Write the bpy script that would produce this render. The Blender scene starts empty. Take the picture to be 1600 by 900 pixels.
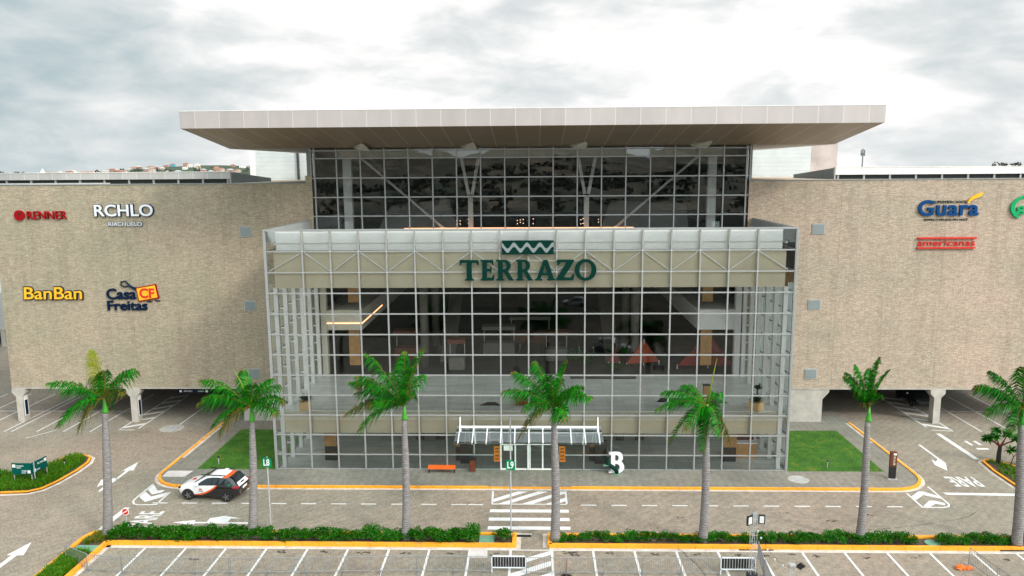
import bpy, bmesh, math, random
from mathutils import Vector, Matrix
random.seed(7)
R = math.radians
scn = bpy.context.scene
COL = scn.collection

# ------------------------------------------------------------------ camera
CAM = (0.374, -53.79, 21.84)
yaw, pit, rol, F = 0.0285, 0.1527, -0.007, 1201.4
c, s = math.cos(yaw), math.sin(yaw)
fw = Vector((-s*math.cos(pit), c*math.cos(pit), -math.sin(pit)))
rt = Vector((c, s, 0)); up = rt.cross(fw)
r2 = rt*math.cos(rol) + up*math.sin(rol); u2 = r2.cross(fw)
cd = bpy.data.cameras.new('camera'); cam = bpy.data.objects.new('camera', cd); COL.objects.link(cam)
cd.sensor_width = 36; cd.lens = F/1600*36; cd.clip_end = 20000; cd.clip_start = 0.5
cam.matrix_world = Matrix(((r2.x, u2.x, -fw.x, CAM[0]), (r2.y, u2.y, -fw.y, CAM[1]), (r2.z, u2.z, -fw.z, CAM[2]), (0, 0, 0, 1)))
scn.camera = cam

# ------------------------------------------------------------------ light
SUN_DIR = Vector((0.62, -0.53, 0.55)).normalized()       # towards the sun
EL = math.asin(SUN_DIR.z); AZ = math.atan2(SUN_DIR.x, SUN_DIR.y)
w = bpy.data.worlds.new('World'); scn.world = w; w.use_nodes = True
wt = w.node_tree; N = wt.nodes; L = wt.links
bg = N['Background']; bg.inputs[1].default_value = 0.1
sky = N.new('ShaderNodeTexSky'); sky.sky_type = 'NISHITA'; sky.sun_disc = False
sky.sun_elevation = EL; sky.sun_rotation = AZ; sky.air_density = 1.6; sky.dust_density = 3
tc = N.new('ShaderNodeTexCoord')
def wnoise(scale, sc, loc, detail=7, rough=0.55, dist=0.3):
    mp = N.new('ShaderNodeMapping'); mp.inputs['Scale'].default_value = sc; mp.inputs['Location'].default_value = loc
    L.new(tc.outputs['Generated'], mp.inputs[0])
    n = N.new('ShaderNodeTexNoise'); n.inputs['Scale'].default_value = scale; n.inputs['Detail'].default_value = detail
    n.inputs['Roughness'].default_value = rough; n.inputs['Distortion'].default_value = dist
    L.new(mp.outputs[0], n.inputs['Vector']); return n.outputs['Fac']
def wramp(a, stops):
    r = N.new('ShaderNodeValToRGB'); L.new(a, r.inputs[0]); e = r.color_ramp.elements
    while len(e) < len(stops): e.new(0.5)
    for i, (p, q) in enumerate(stops): e[i].position = p; e[i].color = (*q, 1)
    return r.outputs[0]
def wmath(op, a, b):
    m = N.new('ShaderNodeMath'); m.operation = op
    for i, v in enumerate((a, b)):
        if isinstance(v, (int, float)): m.inputs[i].default_value = v
        else: L.new(v, m.inputs[i])
    return m.outputs[0]
def wlobe(d, lo, hi):                                       # 0..1 towards direction d: a bright or a clear region of the cloud deck
    dp = N.new('ShaderNodeVectorMath'); dp.operation = 'DOT_PRODUCT'
    L.new(tc.outputs['Generated'], dp.inputs[0]); dp.inputs[1].default_value = Vector(d).normalized()
    m = N.new('ShaderNodeMapRange'); m.inputs[1].default_value = lo; m.inputs[2].default_value = hi
    m.interpolation_type = 'SMOOTHSTEP'; L.new(dp.outputs['Value'], m.inputs[0]); return m.outputs[0]
n1 = wnoise(3.4, (1, 1, 3.2), (0.35, 2.1, 0.4))
n2 = wnoise(9, (1, 1, 2.6), (3.1, 0.2, 1.1), 7)
mixn = wmath('ADD', wmath('MULTIPLY', n1, 0.60), wmath('MULTIPLY', n2, 0.40))
core = wlobe((-0.02, 1, 0.17), 0.80, 0.985)
dens = wmath('ADD', mixn, wmath('MULTIPLY', core, 0.13))
left = wlobe((-0.75, 0.75, 0.02), 0.88, 1.0)
dens = wmath('SUBTRACT', dens, wmath('MULTIPLY', left, 0.10))
cloud = wramp(dens, [(0.27, (2.1, 3.15, 3.5)), (0.43, (3.7, 4.3, 4.5)), (0.55, (5.3, 5.5, 5.55)), (0.66, (7.4, 7.3, 7.2))])
# an overcast deck is two to three times brighter overhead than at the horizon
sz = N.new('ShaderNodeSeparateXYZ'); L.new(tc.outputs['Generated'], sz.inputs[0])
zg = N.new('ShaderNodeMapRange'); zg.inputs[1].default_value = 0.22; zg.inputs[2].default_value = 0.9; zg.inputs[3].default_value = 1.0; zg.inputs[4].default_value = 1.5
L.new(sz.outputs[2], zg.inputs[0])
cz = N.new('ShaderNodeMix'); cz.data_type = 'RGBA'; cz.blend_type = 'MULTIPLY'; cz.inputs[0].default_value = 1
# thin cloud glows widely around the veiled sun, which stands behind the viewpoint
glow = wmath('ADD', 1.0, wmath('MULTIPLY', wlobe(SUN_DIR, 0.25, 1.0), 2.6))
L.new(cloud, cz.inputs[6]); L.new(wmath('MULTIPLY', zg.outputs[0], glow), cz.inputs[7]); cloud = cz.outputs[2]
cover = wramp(wmath('ADD', mixn, wmath('MULTIPLY', core, 0.1)), [(0.34, (0.6, 0.6, 0.6)), (0.44, (1, 1, 1))])
mx = N.new('ShaderNodeMix'); mx.data_type = 'RGBA'
L.new(cover, mx.inputs[0])
tint = N.new('ShaderNodeMix'); tint.data_type = 'RGBA'; tint.blend_type = 'MULTIPLY'; tint.inputs[0].default_value = 1
L.new(sky.outputs[0], tint.inputs[6]); tint.inputs[7].default_value = (0.95, 1.05, 1.0, 1)
L.new(tint.outputs[2], mx.inputs[6]); L.new(cloud, mx.inputs[7]); L.new(mx.outputs[2], bg.inputs[0])

sd = bpy.data.lights.new('sun', 'SUN'); sun = bpy.data.objects.new('sun', sd); COL.objects.link(sun)
sd.energy = 1.5; sd.angle = R(10); sd.color = (1, 0.93, 0.84)
sun.rotation_euler = SUN_DIR.to_track_quat('Z', 'Y').to_euler(); sun.location = (60, -60, 60)
scn.view_settings.view_transform = 'Standard'; scn.view_settings.look = 'None'
scn.view_settings.exposure = 0.56; scn.view_settings.gamma = 1; scn.view_settings.use_curve_mapping = False
scn.render.engine = 'CYCLES'
scn.cycles.max_bounces = 8; scn.cycles.transparent_max_bounces = 16

# ------------------------------------------------------------------ materials
class NT:
    def __init__(s, name):
        s.m = bpy.data.materials.new(name); s.m.use_nodes = True; s.t = s.m.node_tree; s.N = s.t.nodes; s.L = s.t.links
        s.b = s.N['Principled BSDF']; s.tc = s.N.new('ShaderNodeTexCoord')
    def new(s, t): return s.N.new('ShaderNode'+t)
    def vec(s, scale=(1, 1, 1), rot=(0, 0, 0), loc=(0, 0, 0)):
        m = s.new('Mapping'); m.inputs['Scale'].default_value = scale; m.inputs['Rotation'].default_value = rot; m.inputs['Location'].default_value = loc
        s.L.new(s.tc.outputs['Object'], m.inputs[0]); return m.outputs[0]
    def noise(s, scale, vec=None, detail=4, rough=0.55):
        n = s.new('TexNoise'); n.inputs['Scale'].default_value = scale; n.inputs['Detail'].default_value = detail; n.inputs['Roughness'].default_value = rough
        s.L.new(vec if vec is not None else s.tc.outputs['Object'], n.inputs['Vector']); return n.outputs['Fac']
    def ramp(s, a, stops, interp='LINEAR'):
        r = s.new('ValToRGB'); s.L.new(a, r.inputs[0]); r.color_ramp.interpolation = interp; e = r.color_ramp.elements
        while len(e) < len(stops): e.new(0.5)
        for i, (p, q) in enumerate(stops):
            e[i].position = p; e[i].color = (*(q if isinstance(q, (tuple, list)) else (q, q, q)), 1)
        return r.outputs[0]
    def mix(s, f, a, b, mode='MIX'):
        m = s.new('Mix'); m.data_type = 'RGBA'; m.blend_type = mode
        for i, v in ((0, f), (6, a), (7, b)):
            if isinstance(v, (int, float)): m.inputs[i].default_value = v
            elif isinstance(v, tuple): m.inputs[i].default_value = (*v, 1)
            else: s.L.new(v, m.inputs[i])
        return m.outputs[2]
    def math(s, op, a, b=0.0):
        m = s.new('Math'); m.operation = op
        for i, v in enumerate((a, b)):
            if isinstance(v, (int, float)): m.inputs[i].default_value = v
            else: s.L.new(v, m.inputs[i])
        return m.outputs[0]
    def sep(s):
        x = s.new('SeparateXYZ'); s.L.new(s.tc.outputs['Object'], x.inputs[0]); return x.outputs
    def brick(s, vec, w, h, c1, c2, cm, mortar=0.004, bias=0.0, off=0.5):
        b = s.new('TexBrick'); s.L.new(vec, b.inputs['Vector']); b.inputs['Scale'].default_value = 1
        b.inputs['Color1'].default_value = (*c1, 1); b.inputs['Color2'].default_value = (*c2, 1); b.inputs['Mortar'].default_value = (*cm, 1)
        b.inputs['Brick Width'].default_value = w; b.inputs['Row Height'].default_value = h; b.inputs['Mortar Size'].default_value = mortar
        b.inputs['Bias'].default_value = bias; b.offset = off; return b
    def col(s, v): s.L.new(v, s.b.inputs['Base Color'])
    def bump(s, h, d=0.3, dist=0.05):
        b = s.new('Bump'); b.inputs['Strength'].default_value = d; b.inputs['Distance'].default_value = dist
        s.L.new(h, b.inputs['Height']); s.L.new(b.outputs[0], s.b.inputs['Normal'])
def simple(name, col, rough=0.6, metal=0.0, var=0.12, vs=3.0, spec=None, emit=None, es=1.0, bump=0):
    t = NT(name); t.b.inputs['Roughness'].default_value = rough; t.b.inputs['Metallic'].default_value = metal
    if spec is not None: t.b.inputs['Specular IOR Level'].default_value = spec
    if var:
        n = t.noise(vs, detail=5); a = tuple(x*(1-var) for x in col); b = tuple(min(1, x*(1+var)) for x in col)
        t.col(t.ramp(n, [(0.3, a), (0.7, b)]))
        if bump: t.bump(n, bump)
    else: t.b.inputs['Base Color'].default_value = (*col, 1)
    if emit: t.b.inputs['Emission Color'].default_value = (*emit, 1); t.b.inputs['Emission Strength'].default_value = es
    return t.m
M = {}
def paving(name, a, b, rot=45, stain=0.5, bw=0.2, bh=0.1):
    t = NT(name); v = t.vec(rot=(0, 0, R(rot)))
    br = t.brick(v, bw, bh, a, b, tuple(x*0.55 for x in a), 0.006)
    big = t.ramp(t.noise(0.16, detail=8, rough=0.6), [(0.30, 0.80), (0.5, 1.0), (0.72, 1.12)])
    mid = t.ramp(t.noise(1.3, detail=8, rough=0.7), [(0.34, 0.84), (0.5, 1.0), (0.66, 1.09)])
    fine = t.ramp(t.noise(10, t.vec(rot=(0, 0, R(rot)), scale=(1, 1.5, 1)), 5, 0.85), [(0.28, 0.45), (0.5, 1.0), (0.72, 1.5)])
    zz = t.new('TexWave'); zz.wave_type = 'BANDS'; zz.inputs['Scale'].default_value = 0.55; zz.inputs['Distortion'].default_value = 2.5; zz.inputs['Detail'].default_value = 4; zz.inputs['Detail Scale'].default_value = 3
    t.L.new(v, zz.inputs['Vector']); fine = t.mix(1, fine, t.ramp(zz.outputs['Fac'], [(0.2, 0.95), (0.8, 1.03)]), 'MULTIPLY')
    tint = t.ramp(t.noise(0.07, detail=4), [(0.38, (0.93, 1.0, 0.94)), (0.62, (1.06, 1.0, 0.93))])
    cl = t.mix(1, t.mix(1, t.mix(1, br.outputs['Color'], mid, 'MULTIPLY'), big, 'MULTIPLY'), fine, 'MULTIPLY')
    # tyre marks and oil spots: real dirt with its own shape
    st = t.ramp(t.noise(0.55, t.vec(scale=(1, 3.5, 1), rot=(0, 0, 0.5)), 7, 0.7), [(0.60, 1.0), (0.72, 1-stain*0.45)])
    t.col(t.mix(1, t.mix(1, cl, tint, 'MULTIPLY'), st, 'MULTIPLY'))
    t.b.inputs['Roughness'].default_value = 0.85
    t.bump(fine, 0.25, 0.02); return t.m
M['road'] = paving('block_paving', (0.300, 0.250, 0.203), (0.215, 0.182, 0.150))
M['walk'] = paving('walk_paving', (0.235, 0.218, 0.19), (0.175, 0.165, 0.145), rot=0, stain=0.3)
def mk_stone():
    t = NT('stacked_stone')
    sx = t.sep(); cx = t.new('CombineXYZ'); t.L.new(t.math('ADD', sx[0], sx[1]), cx.inputs[0]); t.L.new(sx[2], cx.inputs[1]); t.L.new(sx[1], cx.inputs[2])
    mp = t.new('Mapping'); t.L.new(cx.outputs[0], mp.inputs[0]); v = mp.outputs[0]
    br = t.brick(v, 0.36, 0.085, (0.47, 0.41, 0.325), (0.35, 0.305, 0.24), (0.16, 0.14, 0.105), 0.007, -0.1, 0.37)
    m2 = t.new('Mapping'); t.L.new(cx.outputs[0], m2.inputs[0]); m2.inputs['Scale'].default_value = (4, 11, 1)
    f = t.ramp(t.noise(1.6, m2.outputs[0], 6, 0.9), [(0.30, 0.42), (0.5, 1.0), (0.70, 1.60)])
    g = t.ramp(t.noise(0.22, v, 6, 0.6), [(0.32, (0.88, 0.93, 0.88)), (0.68, (1.10, 1.04, 1.02))])
    st = t.ramp(t.noise(1.0, t.vec(scale=(1, 1, 0.10)), 7, 0.7), [(0.50, 1.0), (0.72, 0.80)])
    # one stone; light across the wings painted in: left olive-grey, right warmer and paler
    wing_fac = t.new('MapRange'); wing_fac.inputs[1].default_value = -10; wing_fac.inputs[2].default_value = 10; t.L.new(sx[0], wing_fac.inputs[0])
    wing_tone = t.mix(wing_fac.outputs[0], (0.98, 0.97, 0.92), (1.15, 1.07, 1.08))
    jx = t.math('FRACT', t.math('MULTIPLY', sx[0], 1/8.6)); wing_tone = t.mix(1, wing_tone, t.ramp(jx, [(0.0, 0.86), (0.004, 1.0)], 'CONSTANT'), 'MULTIPLY')
    t.col(t.mix(1, t.mix(1, t.mix(1, t.mix(1, br.outputs['Color'], f, 'MULTIPLY'), g, 'MULTIPLY'), st, 'MULTIPLY'), wing_tone, 'MULTIPLY'))
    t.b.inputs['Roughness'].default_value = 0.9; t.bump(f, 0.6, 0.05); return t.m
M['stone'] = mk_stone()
M['concrete'] = simple('concrete', (0.40, 0.375, 0.33), 0.85, var=0.18, vs=1.2, bump=0.1)
M['grey_wall'] = simple('grey_wall', (0.36, 0.38, 0.37), 0.8, var=0.08, vs=0.8)
M['pale_clad'] = None
def mk_clad(name, col, pitch, axis=2):
    t = NT(name); x = t.sep(); wv = t.math('FRACT', t.math('MULTIPLY', x[axis], 1/pitch))
    t.col(t.mix(1, t.ramp(wv, [(0.0, 0.8), (0.08, 1.0), (0.92, 1.0), (1.0, 0.8)]), t.ramp(t.noise(0.7, detail=5), [(0.35, tuple(v*.93 for v in col)), (0.65, tuple(min(1, v*1.05) for v in col))]), 'MULTIPLY'))
    t.b.inputs['Roughness'].default_value = 0.55; return t.m
M['pale_clad'] = mk_clad('pale_cladding', (0.50, 0.53, 0.53), 0.5)
M['blue_clad'] = mk_clad('blue_grey_cladding', (0.17, 0.215, 0.225), 0.3, 1)
M['rust_clad'] = simple('weathered_render', (0.42, 0.36, 0.34), 0.9, var=0.25, vs=0.5)
def panelmat(name, col, pitch, rough, metal, dark, lines_y=None):
    t = NT(name); x = t.sep(); f = t.math('FRACT', t.math('ADD', t.math('MULTIPLY', x[0], 1/pitch), 0.5))
    e = 0.022/pitch
    ln = t.ramp(f, [(0.0, 1.0), (e, 1.0), (e+0.002, 0.0), (1-e-0.002, 0.0), (1-e, 1.0)], 'CONSTANT')
    idx = t.math('FLOOR', t.math('ADD', t.math('MULTIPLY', x[0], 1/pitch), 0.5))
    wn = t.new('TexWhiteNoise'); wn.noise_dimensions = '1D'; t.L.new(idx, wn.inputs['W'])
    base = t.mix(1, col, t.ramp(wn.outputs['Value'], [(0, 0.94), (1, 1.06)]), 'MULTIPLY')
    base = t.mix(1, base, t.ramp(t.noise(0.9, t.vec(scale=(1, 1, 0.25)), 6, 0.6), [(0.3, 0.92), (0.7, 1.05)]), 'MULTIPLY')
    if lines_y:
        g = t.math('FRACT', t.math('MULTIPLY', x[1], 1/lines_y))
        ln = t.mix(1, ln, t.ramp(g, [(0.0, 0.45), (0.012, 0.0)], 'CONSTANT'), 'LIGHTEN')
    t.col(t.mix(ln, base, dark)); t.b.inputs['Roughness'].default_value = rough; t.b.inputs['Metallic'].default_value = metal; return t.m
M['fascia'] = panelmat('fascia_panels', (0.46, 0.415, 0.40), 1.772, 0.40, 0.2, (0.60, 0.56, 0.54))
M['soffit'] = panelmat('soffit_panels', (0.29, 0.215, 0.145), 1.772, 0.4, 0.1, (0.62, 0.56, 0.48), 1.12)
M['monitor_fascia'] = panelmat('monitor_fascia', (0.42, 0.42, 0.41), 1.3, 0.5, 0.2, (0.58, 0.58, 0.57))
M['white_fascia'] = panelmat('white_fascia', (0.72, 0.70, 0.69), 1.3, 0.5, 0.1, (0.6, 0.6, 0.6))
M['white_soffit'] = simple('pale_soffit', (0.55, 0.54, 0.52), 0.6)
M['alu'] = simple('aluminium', (0.34, 0.35, 0.345), 0.42, 0.3, var=0.06)
M['white_steel'] = simple('white_steel', (0.84, 0.85, 0.83), 0.45, var=0.05)
M['white'] = simple('white_paint', (0.80, 0.80, 0.78), 0.5, var=0.04)
M['white_panel'] = simple('white_panel', (0.84, 0.84, 0.83), 0.7, var=0.06, vs=0.9)
M['beige'] = simple('beige_bulkhead', (0.62, 0.56, 0.42), 0.8, var=0.06, vs=0.7)
M['beige_lt'] = simple('beige_light', (0.70, 0.66, 0.55), 0.7, var=0.06)
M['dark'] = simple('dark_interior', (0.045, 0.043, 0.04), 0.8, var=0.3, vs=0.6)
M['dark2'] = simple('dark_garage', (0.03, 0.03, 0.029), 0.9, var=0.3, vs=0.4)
M['black'] = simple('black_plastic', (0.012, 0.012, 0.013), 0.45, var=0)
M['tile'] = None
def mk_tile():
    t = NT('pale_tile'); br = t.brick(t.vec(), 1.2, 1.2, (0.70, 0.73, 0.69), (0.62, 0.66, 0.62), (0.4, 0.4, 0.38), 0.01, 0, 0.0)
    t.col(t.mix(1, br.outputs['Color'], t.ramp(t.noise(0.8, t.vec(scale=(0.5, 2, 1)), 6), [(0.3, 0.82), (0.7, 1.12)]), 'MULTIPLY'))
    t.b.inputs['Roughness'].default_value = 0.22; return t.m
M['tile'] = mk_tile()
def mk_glass(name, refl, tint, rough=0.0):
    t = NT(name); t.N.remove(t.b); out = t.N['Material Output']
    tr = t.new('BsdfTransparent'); tr.inputs[0].default_value = (*tint, 1)
    gl = t.new('BsdfGlossy'); gl.inputs[0].default_value = (0.86, 0.92, 0.92, 1); gl.inputs['Roughness'].default_value = rough
    fr = t.new('Fresnel'); fr.inputs[0].default_value = 1.5
    wob = t.new('Bump'); wob.inputs['Strength'].default_value = 0.05; wob.inputs['Distance'].default_value = 0.02
    t.L.new(t.noise(0.7, detail=1), wob.inputs['Height'])
    sn = t.new('VectorMath'); sn.operation = 'SNAP'; ad = t.new('VectorMath'); ad.operation = 'ADD'; ad.inputs[1].default_value = (0, 0, 0.285)
    t.L.new(t.tc.outputs['Object'], ad.inputs[0]); t.L.new(ad.outputs[0], sn.inputs[0]); sn.inputs[1].default_value = (2.0, 2.0, 1.5)
    wn = t.new('TexWhiteNoise'); t.L.new(sn.outputs[0], wn.inputs['Vector'])
    sb = t.new('VectorMath'); sb.operation = 'SUBTRACT'; t.L.new(wn.outputs['Color'], sb.inputs[0]); sb.inputs[1].default_value = (.5, .5, .5)
    sc_ = t.new('VectorMath'); sc_.operation = 'SCALE'; t.L.new(sb.outputs[0], sc_.inputs[0]); sc_.inputs[3].default_value = 0.010
    a2 = t.new('VectorMath'); a2.operation = 'ADD'; t.L.new(wob.outputs[0], a2.inputs[0]); t.L.new(sc_.outputs[0], a2.inputs[1])
    nz = t.new('VectorMath'); nz.operation = 'NORMALIZE'; t.L.new(a2.outputs[0], nz.inputs[0]); t.L.new(nz.outputs[0], gl.inputs['Normal'])
    fac = t.math('MINIMUM', t.math('ADD', fr.outputs[0], refl), 1.0)
    mx = t.new('MixShader'); t.L.new(fac, mx.inputs[0]); t.L.new(tr.outputs[0], mx.inputs[1]); t.L.new(gl.outputs[0], mx.inputs[2])
    t.L.new(mx.outputs[0], out.inputs[0]); return t.m
M['glass'] = mk_glass('facade_glass', 0.012, (0.99, 1.0, 0.99))
M['glass_side'] = mk_glass('side_glass', 0.02, (0.98, 1.0, 0.99))
M['glass_dark'] = mk_glass('tinted_glass', 0.08, (0.72, 0.73, 0.72))
M['glass_canopy'] = mk_glass('canopy_glass', 0.03, (0.50, 0.76, 0.62))
M['car_glass'] = simple('car_glass', (0.012, 0.02, 0.025), 0.08, var=0, spec=0.7)
def mk_paint(name, col):
    t = NT(name); n = t.noise(5, detail=8, rough=0.75)
    wear = t.ramp(n, [(0.34, 0.45), (0.43, 0.0)])
    t.col(t.mix(wear, t.mix(1, col, t.ramp(t.noise(1.2, detail=5), [(0.3, 0.86), (0.7, 1.04)]), 'MULTIPLY'), (0.36, 0.33, 0.28)))
    t.b.inputs['Roughness'].default_value = 0.8; return t.m
M['mark'] = mk_paint('road_paint', (0.66, 0.655, 0.64))
def mk_kerb():
    t = NT('kerb_yellow'); x = t.sep(); j = t.ramp(t.math('FRACT', t.math('ADD', x[0], t.math('MULTIPLY', x[1], 0.999))), [(0, 0.45), (0.03, 1.0)], 'CONSTANT')
    sc = t.ramp(t.noise(2.2, detail=9, rough=0.8), [(0.36, 0.75), (0.44, 0.0)]); bl = t.ramp(t.noise(1.1, t.vec(scale=(1, 1, 1), loc=(9, 3, 0)), 8, 0.75), [(0.60, 0.0), (0.70, 0.55)])
    c0 = t.mix(1, t.ramp(t.noise(0.6, detail=4), [(0.3, (0.74, 0.27, 0.008)), (0.7, (0.86, 0.37, 0.015))]), j, 'MULTIPLY')
    t.col(t.mix(bl, t.mix(sc, c0, (0.42, 0.30, 0.17)), (0.08, 0.06, 0.05))); t.b.inputs['Roughness'].default_value = 0.8; return t.m
M['yellow'] = mk_kerb()
M['gutter'] = simple('gutter_concrete', (0.50, 0.46, 0.40), 0.9, var=0.25, vs=2)
M['soil'] = simple('soil', (0.07, 0.045, 0.028), 0.95, var=0.5, vs=6)
def mk_leaf(name, a, b, tr=0.3, rough=0.45, vs=2.5):
    t = NT(name); col = t.ramp(t.noise(vs, detail=3), [(0.3, a), (0.7, b)]); t.col(col); t.b.inputs['Roughness'].default_value = rough; t.b.inputs['Specular IOR Level'].default_value = 0.15
    ts = t.new('BsdfTranslucent'); t.L.new(col, ts.inputs[0]); mx = t.new('MixShader'); mx.inputs[0].default_value = tr
    t.L.new(t.b.outputs[0], mx.inputs[1]); t.L.new(ts.outputs[0], mx.inputs[2]); t.L.new(mx.outputs[0], t.N['Material Output'].inputs[0]); return t.m
M['palm_a'] = mk_leaf('palm_green', (0.004, 0.15, 0.002), (0.014, 0.29, 0.003))
M['palm_b'] = mk_leaf('palm_dark', (0.004, 0.05, 0.002), (0.009, 0.105, 0.003))
M['palm_y'] = mk_leaf('palm_yellow', (0.16, 0.26, 0.01), (0.30, 0.27, 0.012))
M['palm_br'] = mk_leaf('palm_brown', (0.16, 0.085, 0.02), (0.24, 0.15, 0.03))
M['shaft'] = simple('crownshaft_green', (0.05, 0.30, 0.02), 0.35, var=0.25)
M['shrub_a'] = mk_leaf('shrub_green', (0.006, 0.075, 0.002), (0.018, 0.15, 0.004), 0.2, 0.4, 6)
M['shrub_b'] = mk_leaf('shrub_lime', (0.03, 0.14, 0.004), (0.06, 0.21, 0.006), 0.2, 0.4, 6)
M['blade'] = mk_leaf('long_grass', (0.045, 0.17, 0.004), (0.10, 0.24, 0.008), 0.25, 0.5, 4)
M['stem'] = simple('bark_brown', (0.14, 0.10, 0.07), 0.9, var=0.3, vs=8)
M['pale_stem'] = simple('pale_stem', (0.32, 0.27, 0.2), 0.9, var=0.3, vs=8)
def mk_trunk():
    t = NT('palm_trunk'); z = t.sep()[2]
    wv = t.new('TexWave'); wv.wave_type = 'BANDS'; wv.bands_direction = 'Z'; wv.inputs['Scale'].default_value = 2.2; wv.inputs['Distortion'].default_value = 3.5; wv.inputs['Detail'].default_value = 3
    t.L.new(t.tc.outputs['Object'], wv.inputs['Vector'])
    r = t.ramp(wv.outputs['Fac'], [(0.0, 0.72), (0.18, 0.97), (1.0, 1.05)])
    n = t.ramp(t.noise(4, t.vec(scale=(1, 1, 2.5)), 6, 0.7), [(0.3, (0.12, 0.108, 0.105)), (0.7, (0.29, 0.272, 0.265))])
    t.col(t.mix(1, n, r, 'MULTIPLY')); t.b.inputs['Roughness'].default_value = 0.9; t.bump(wv.outputs['Fac'], 0.4, 0.03); return t.m
M['trunk'] = mk_trunk()
def mk_lawn():
    t = NT('lawn'); a = t.ramp(t.noise(0.9, detail=7, rough=0.65), [(0.3, (0.018, 0.08, 0.002)), (0.55, (0.042, 0.145, 0.003)), (0.68, (0.14, 0.14, 0.012))])
    f = t.ramp(t.noise(40, detail=3, rough=0.8), [(0.3, 0.6), (0.7, 1.35)]); t.col(t.mix(1, a, f, 'MULTIPLY')); t.b.inputs['Roughness'].default_value = 0.9
    t.bump(f, 0.5, 0.03); return t.m
M['lawn'] = mk_lawn()
def mk_ground():
    t = NT('open_ground'); a = t.ramp(t.noise(0.02, detail=8, rough=0.65), [(0.40, (0.045, 0.055, 0.03)), (0.50, (0.10, 0.08, 0.055)), (0.60, (0.21, 0.155, 0.105))])
    f = t.ramp(t.noise(0.25, detail=9, rough=0.75), [(0.3, 0.45), (0.7, 1.3)]); t.col(t.mix(1, a, f, 'MULTIPLY')); t.b.inputs['Roughness'].default_value = 0.95; return t.m
M['ground'] = mk_ground()
M['hill'] = simple('hill_green', (0.035, 0.055, 0.028), 0.95, var=0.5, vs=0.02)
M['wood_leaf'] = simple('wood_foliage', (0.05, 0.06, 0.042), 0.9, var=0.5, vs=0.3)
M['green_sign'] = simple('sign_green', (0.0, 0.085, 0.065), 0.4, spec=0.12, var=0.05)
M['dark_green'] = simple('letter_green', (0.0, 0.025, 0.018), 0.35, spec=0.12, var=0.05)
M['l_green'] = simple('bay_sign_green', (0.0, 0.20, 0.09), 0.4, spec=0.12, var=0.05)
M['navy'] = simple('navy_letters', (0.002, 0.013, 0.04), 0.4, spec=0.12, var=0.1)
M['blue'] = simple('blue_letters', (0.002, 0.05, 0.17), 0.35, spec=0.12, var=0.08)
M['red'] = simple('red_letters', (0.30, 0.004, 0.007), 0.4, spec=0.12, var=0.1)
M['red2'] = simple('bright_red_letters', (0.62, 0.03, 0.022), 0.4, spec=0.12, var=0.08)
M['ylw'] = simple('yellow_letters', (0.80, 0.43, 0.03), 0.4, spec=0.12, var=0.08)
M['gring'] = simple('green_letters', (0.01, 0.33, 0.12), 0.4, spec=0.12, var=0.1)
M['silver'] = simple('white_letters', (0.68, 0.72, 0.76), 0.4, var=0.04)
M['orange'] = simple('orange_panel', (0.50, 0.16, 0.015), 0.45, var=0.12)
M['orange_b'] = simple('orange_bench', (0.78, 0.13, 0.01), 0.45, var=0.1)
M['wood'] = simple('wood_cladding', (0.40, 0.21, 0.07), 0.5, var=0.15, vs=2)
M['brown'] = simple('brown_panel', (0.13, 0.03, 0.012), 0.5, var=0.15)
M['pot'] = simple('planter_wood', (0.62, 0.42, 0.20), 0.6, var=0.15)
M['red_fab'] = simple('red_fabric', (0.26, 0.01, 0.01), 0.6, var=0.2)
M['orange_fab'] = simple('orange_fabric', (0.36, 0.05, 0.012), 0.6, var=0.2)
M['galv'] = simple('galvanised_steel', (0.46, 0.47, 0.47), 0.5, 0.3, var=0.15, vs=8)
M['barrier'] = simple('weathered_steel', (0.24, 0.25, 0.255), 0.5, 0.3, var=0.25, vs=5)
M['hall_grey'] = simple('hall_column_grey', (0.16, 0.15, 0.13), 0.7, var=0.1)
M['tyre'] = simple('tyre_rubber', (0.015, 0.015, 0.016), 0.85, var=0.2)
M['rim'] = simple('wheel_rim', (0.30, 0.31, 0.33), 0.3, 0.8, var=0.05)
M['manhole'] = simple('manhole_concrete', (0.36, 0.34, 0.30), 0.9, var=0.3, vs=4)
M['pad_green'] = simple('green_cover', (0.13, 0.28, 0.19), 0.8, var=0.2)
M['pink_pad'] = simple('pale_cover', (0.55, 0.50, 0.48), 0.85, var=0.12)
M['led'] = simple('led_strip', (1, 0.5, 0.3), 0.5, var=0, emit=(1.0, 0.42, 0.20), es=2.6)
M['bulb'] = simple('warm_lamp', (1, 0.8, 0.6), 0.5, var=0, emit=(1.0, 0.62, 0.42), es=2.5)
M['lampface'] = simple('lamp_lens', (0.62, 0.63, 0.62), 0.25, var=0.03)
M['bagm'] = simple('orange_plastic', (0.80, 0.16, 0.02), 0.35, var=0.25, vs=12)
M['grime'] = simple('dirt_stain', (0.05, 0.04, 0.03), 0.9, var=0.5, vs=9)
M['terracotta'] = simple('roof_tile', (0.33, 0.16, 0.11), 0.9, var=0.3, vs=0.3)
M['plaster'] = simple('plaster', (0.50, 0.42, 0.36), 0.9, var=0.15, vs=0.1)
M['plaster_w'] = simple('white_plaster', (0.75, 0.73, 0.70), 0.9, var=0.1, vs=0.1)
M['brick_h'] = simple('bare_brick', (0.36, 0.22, 0.17), 0.9, var=0.2, vs=0.1)
M['cyan'] = simple('cyan_paint', (0.10, 0.34, 0.42), 0.8, var=0.1)
M['louvre'] = mk_clad('louvre_grey', (0.20, 0.235, 0.235), 0.12, 2)
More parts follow.
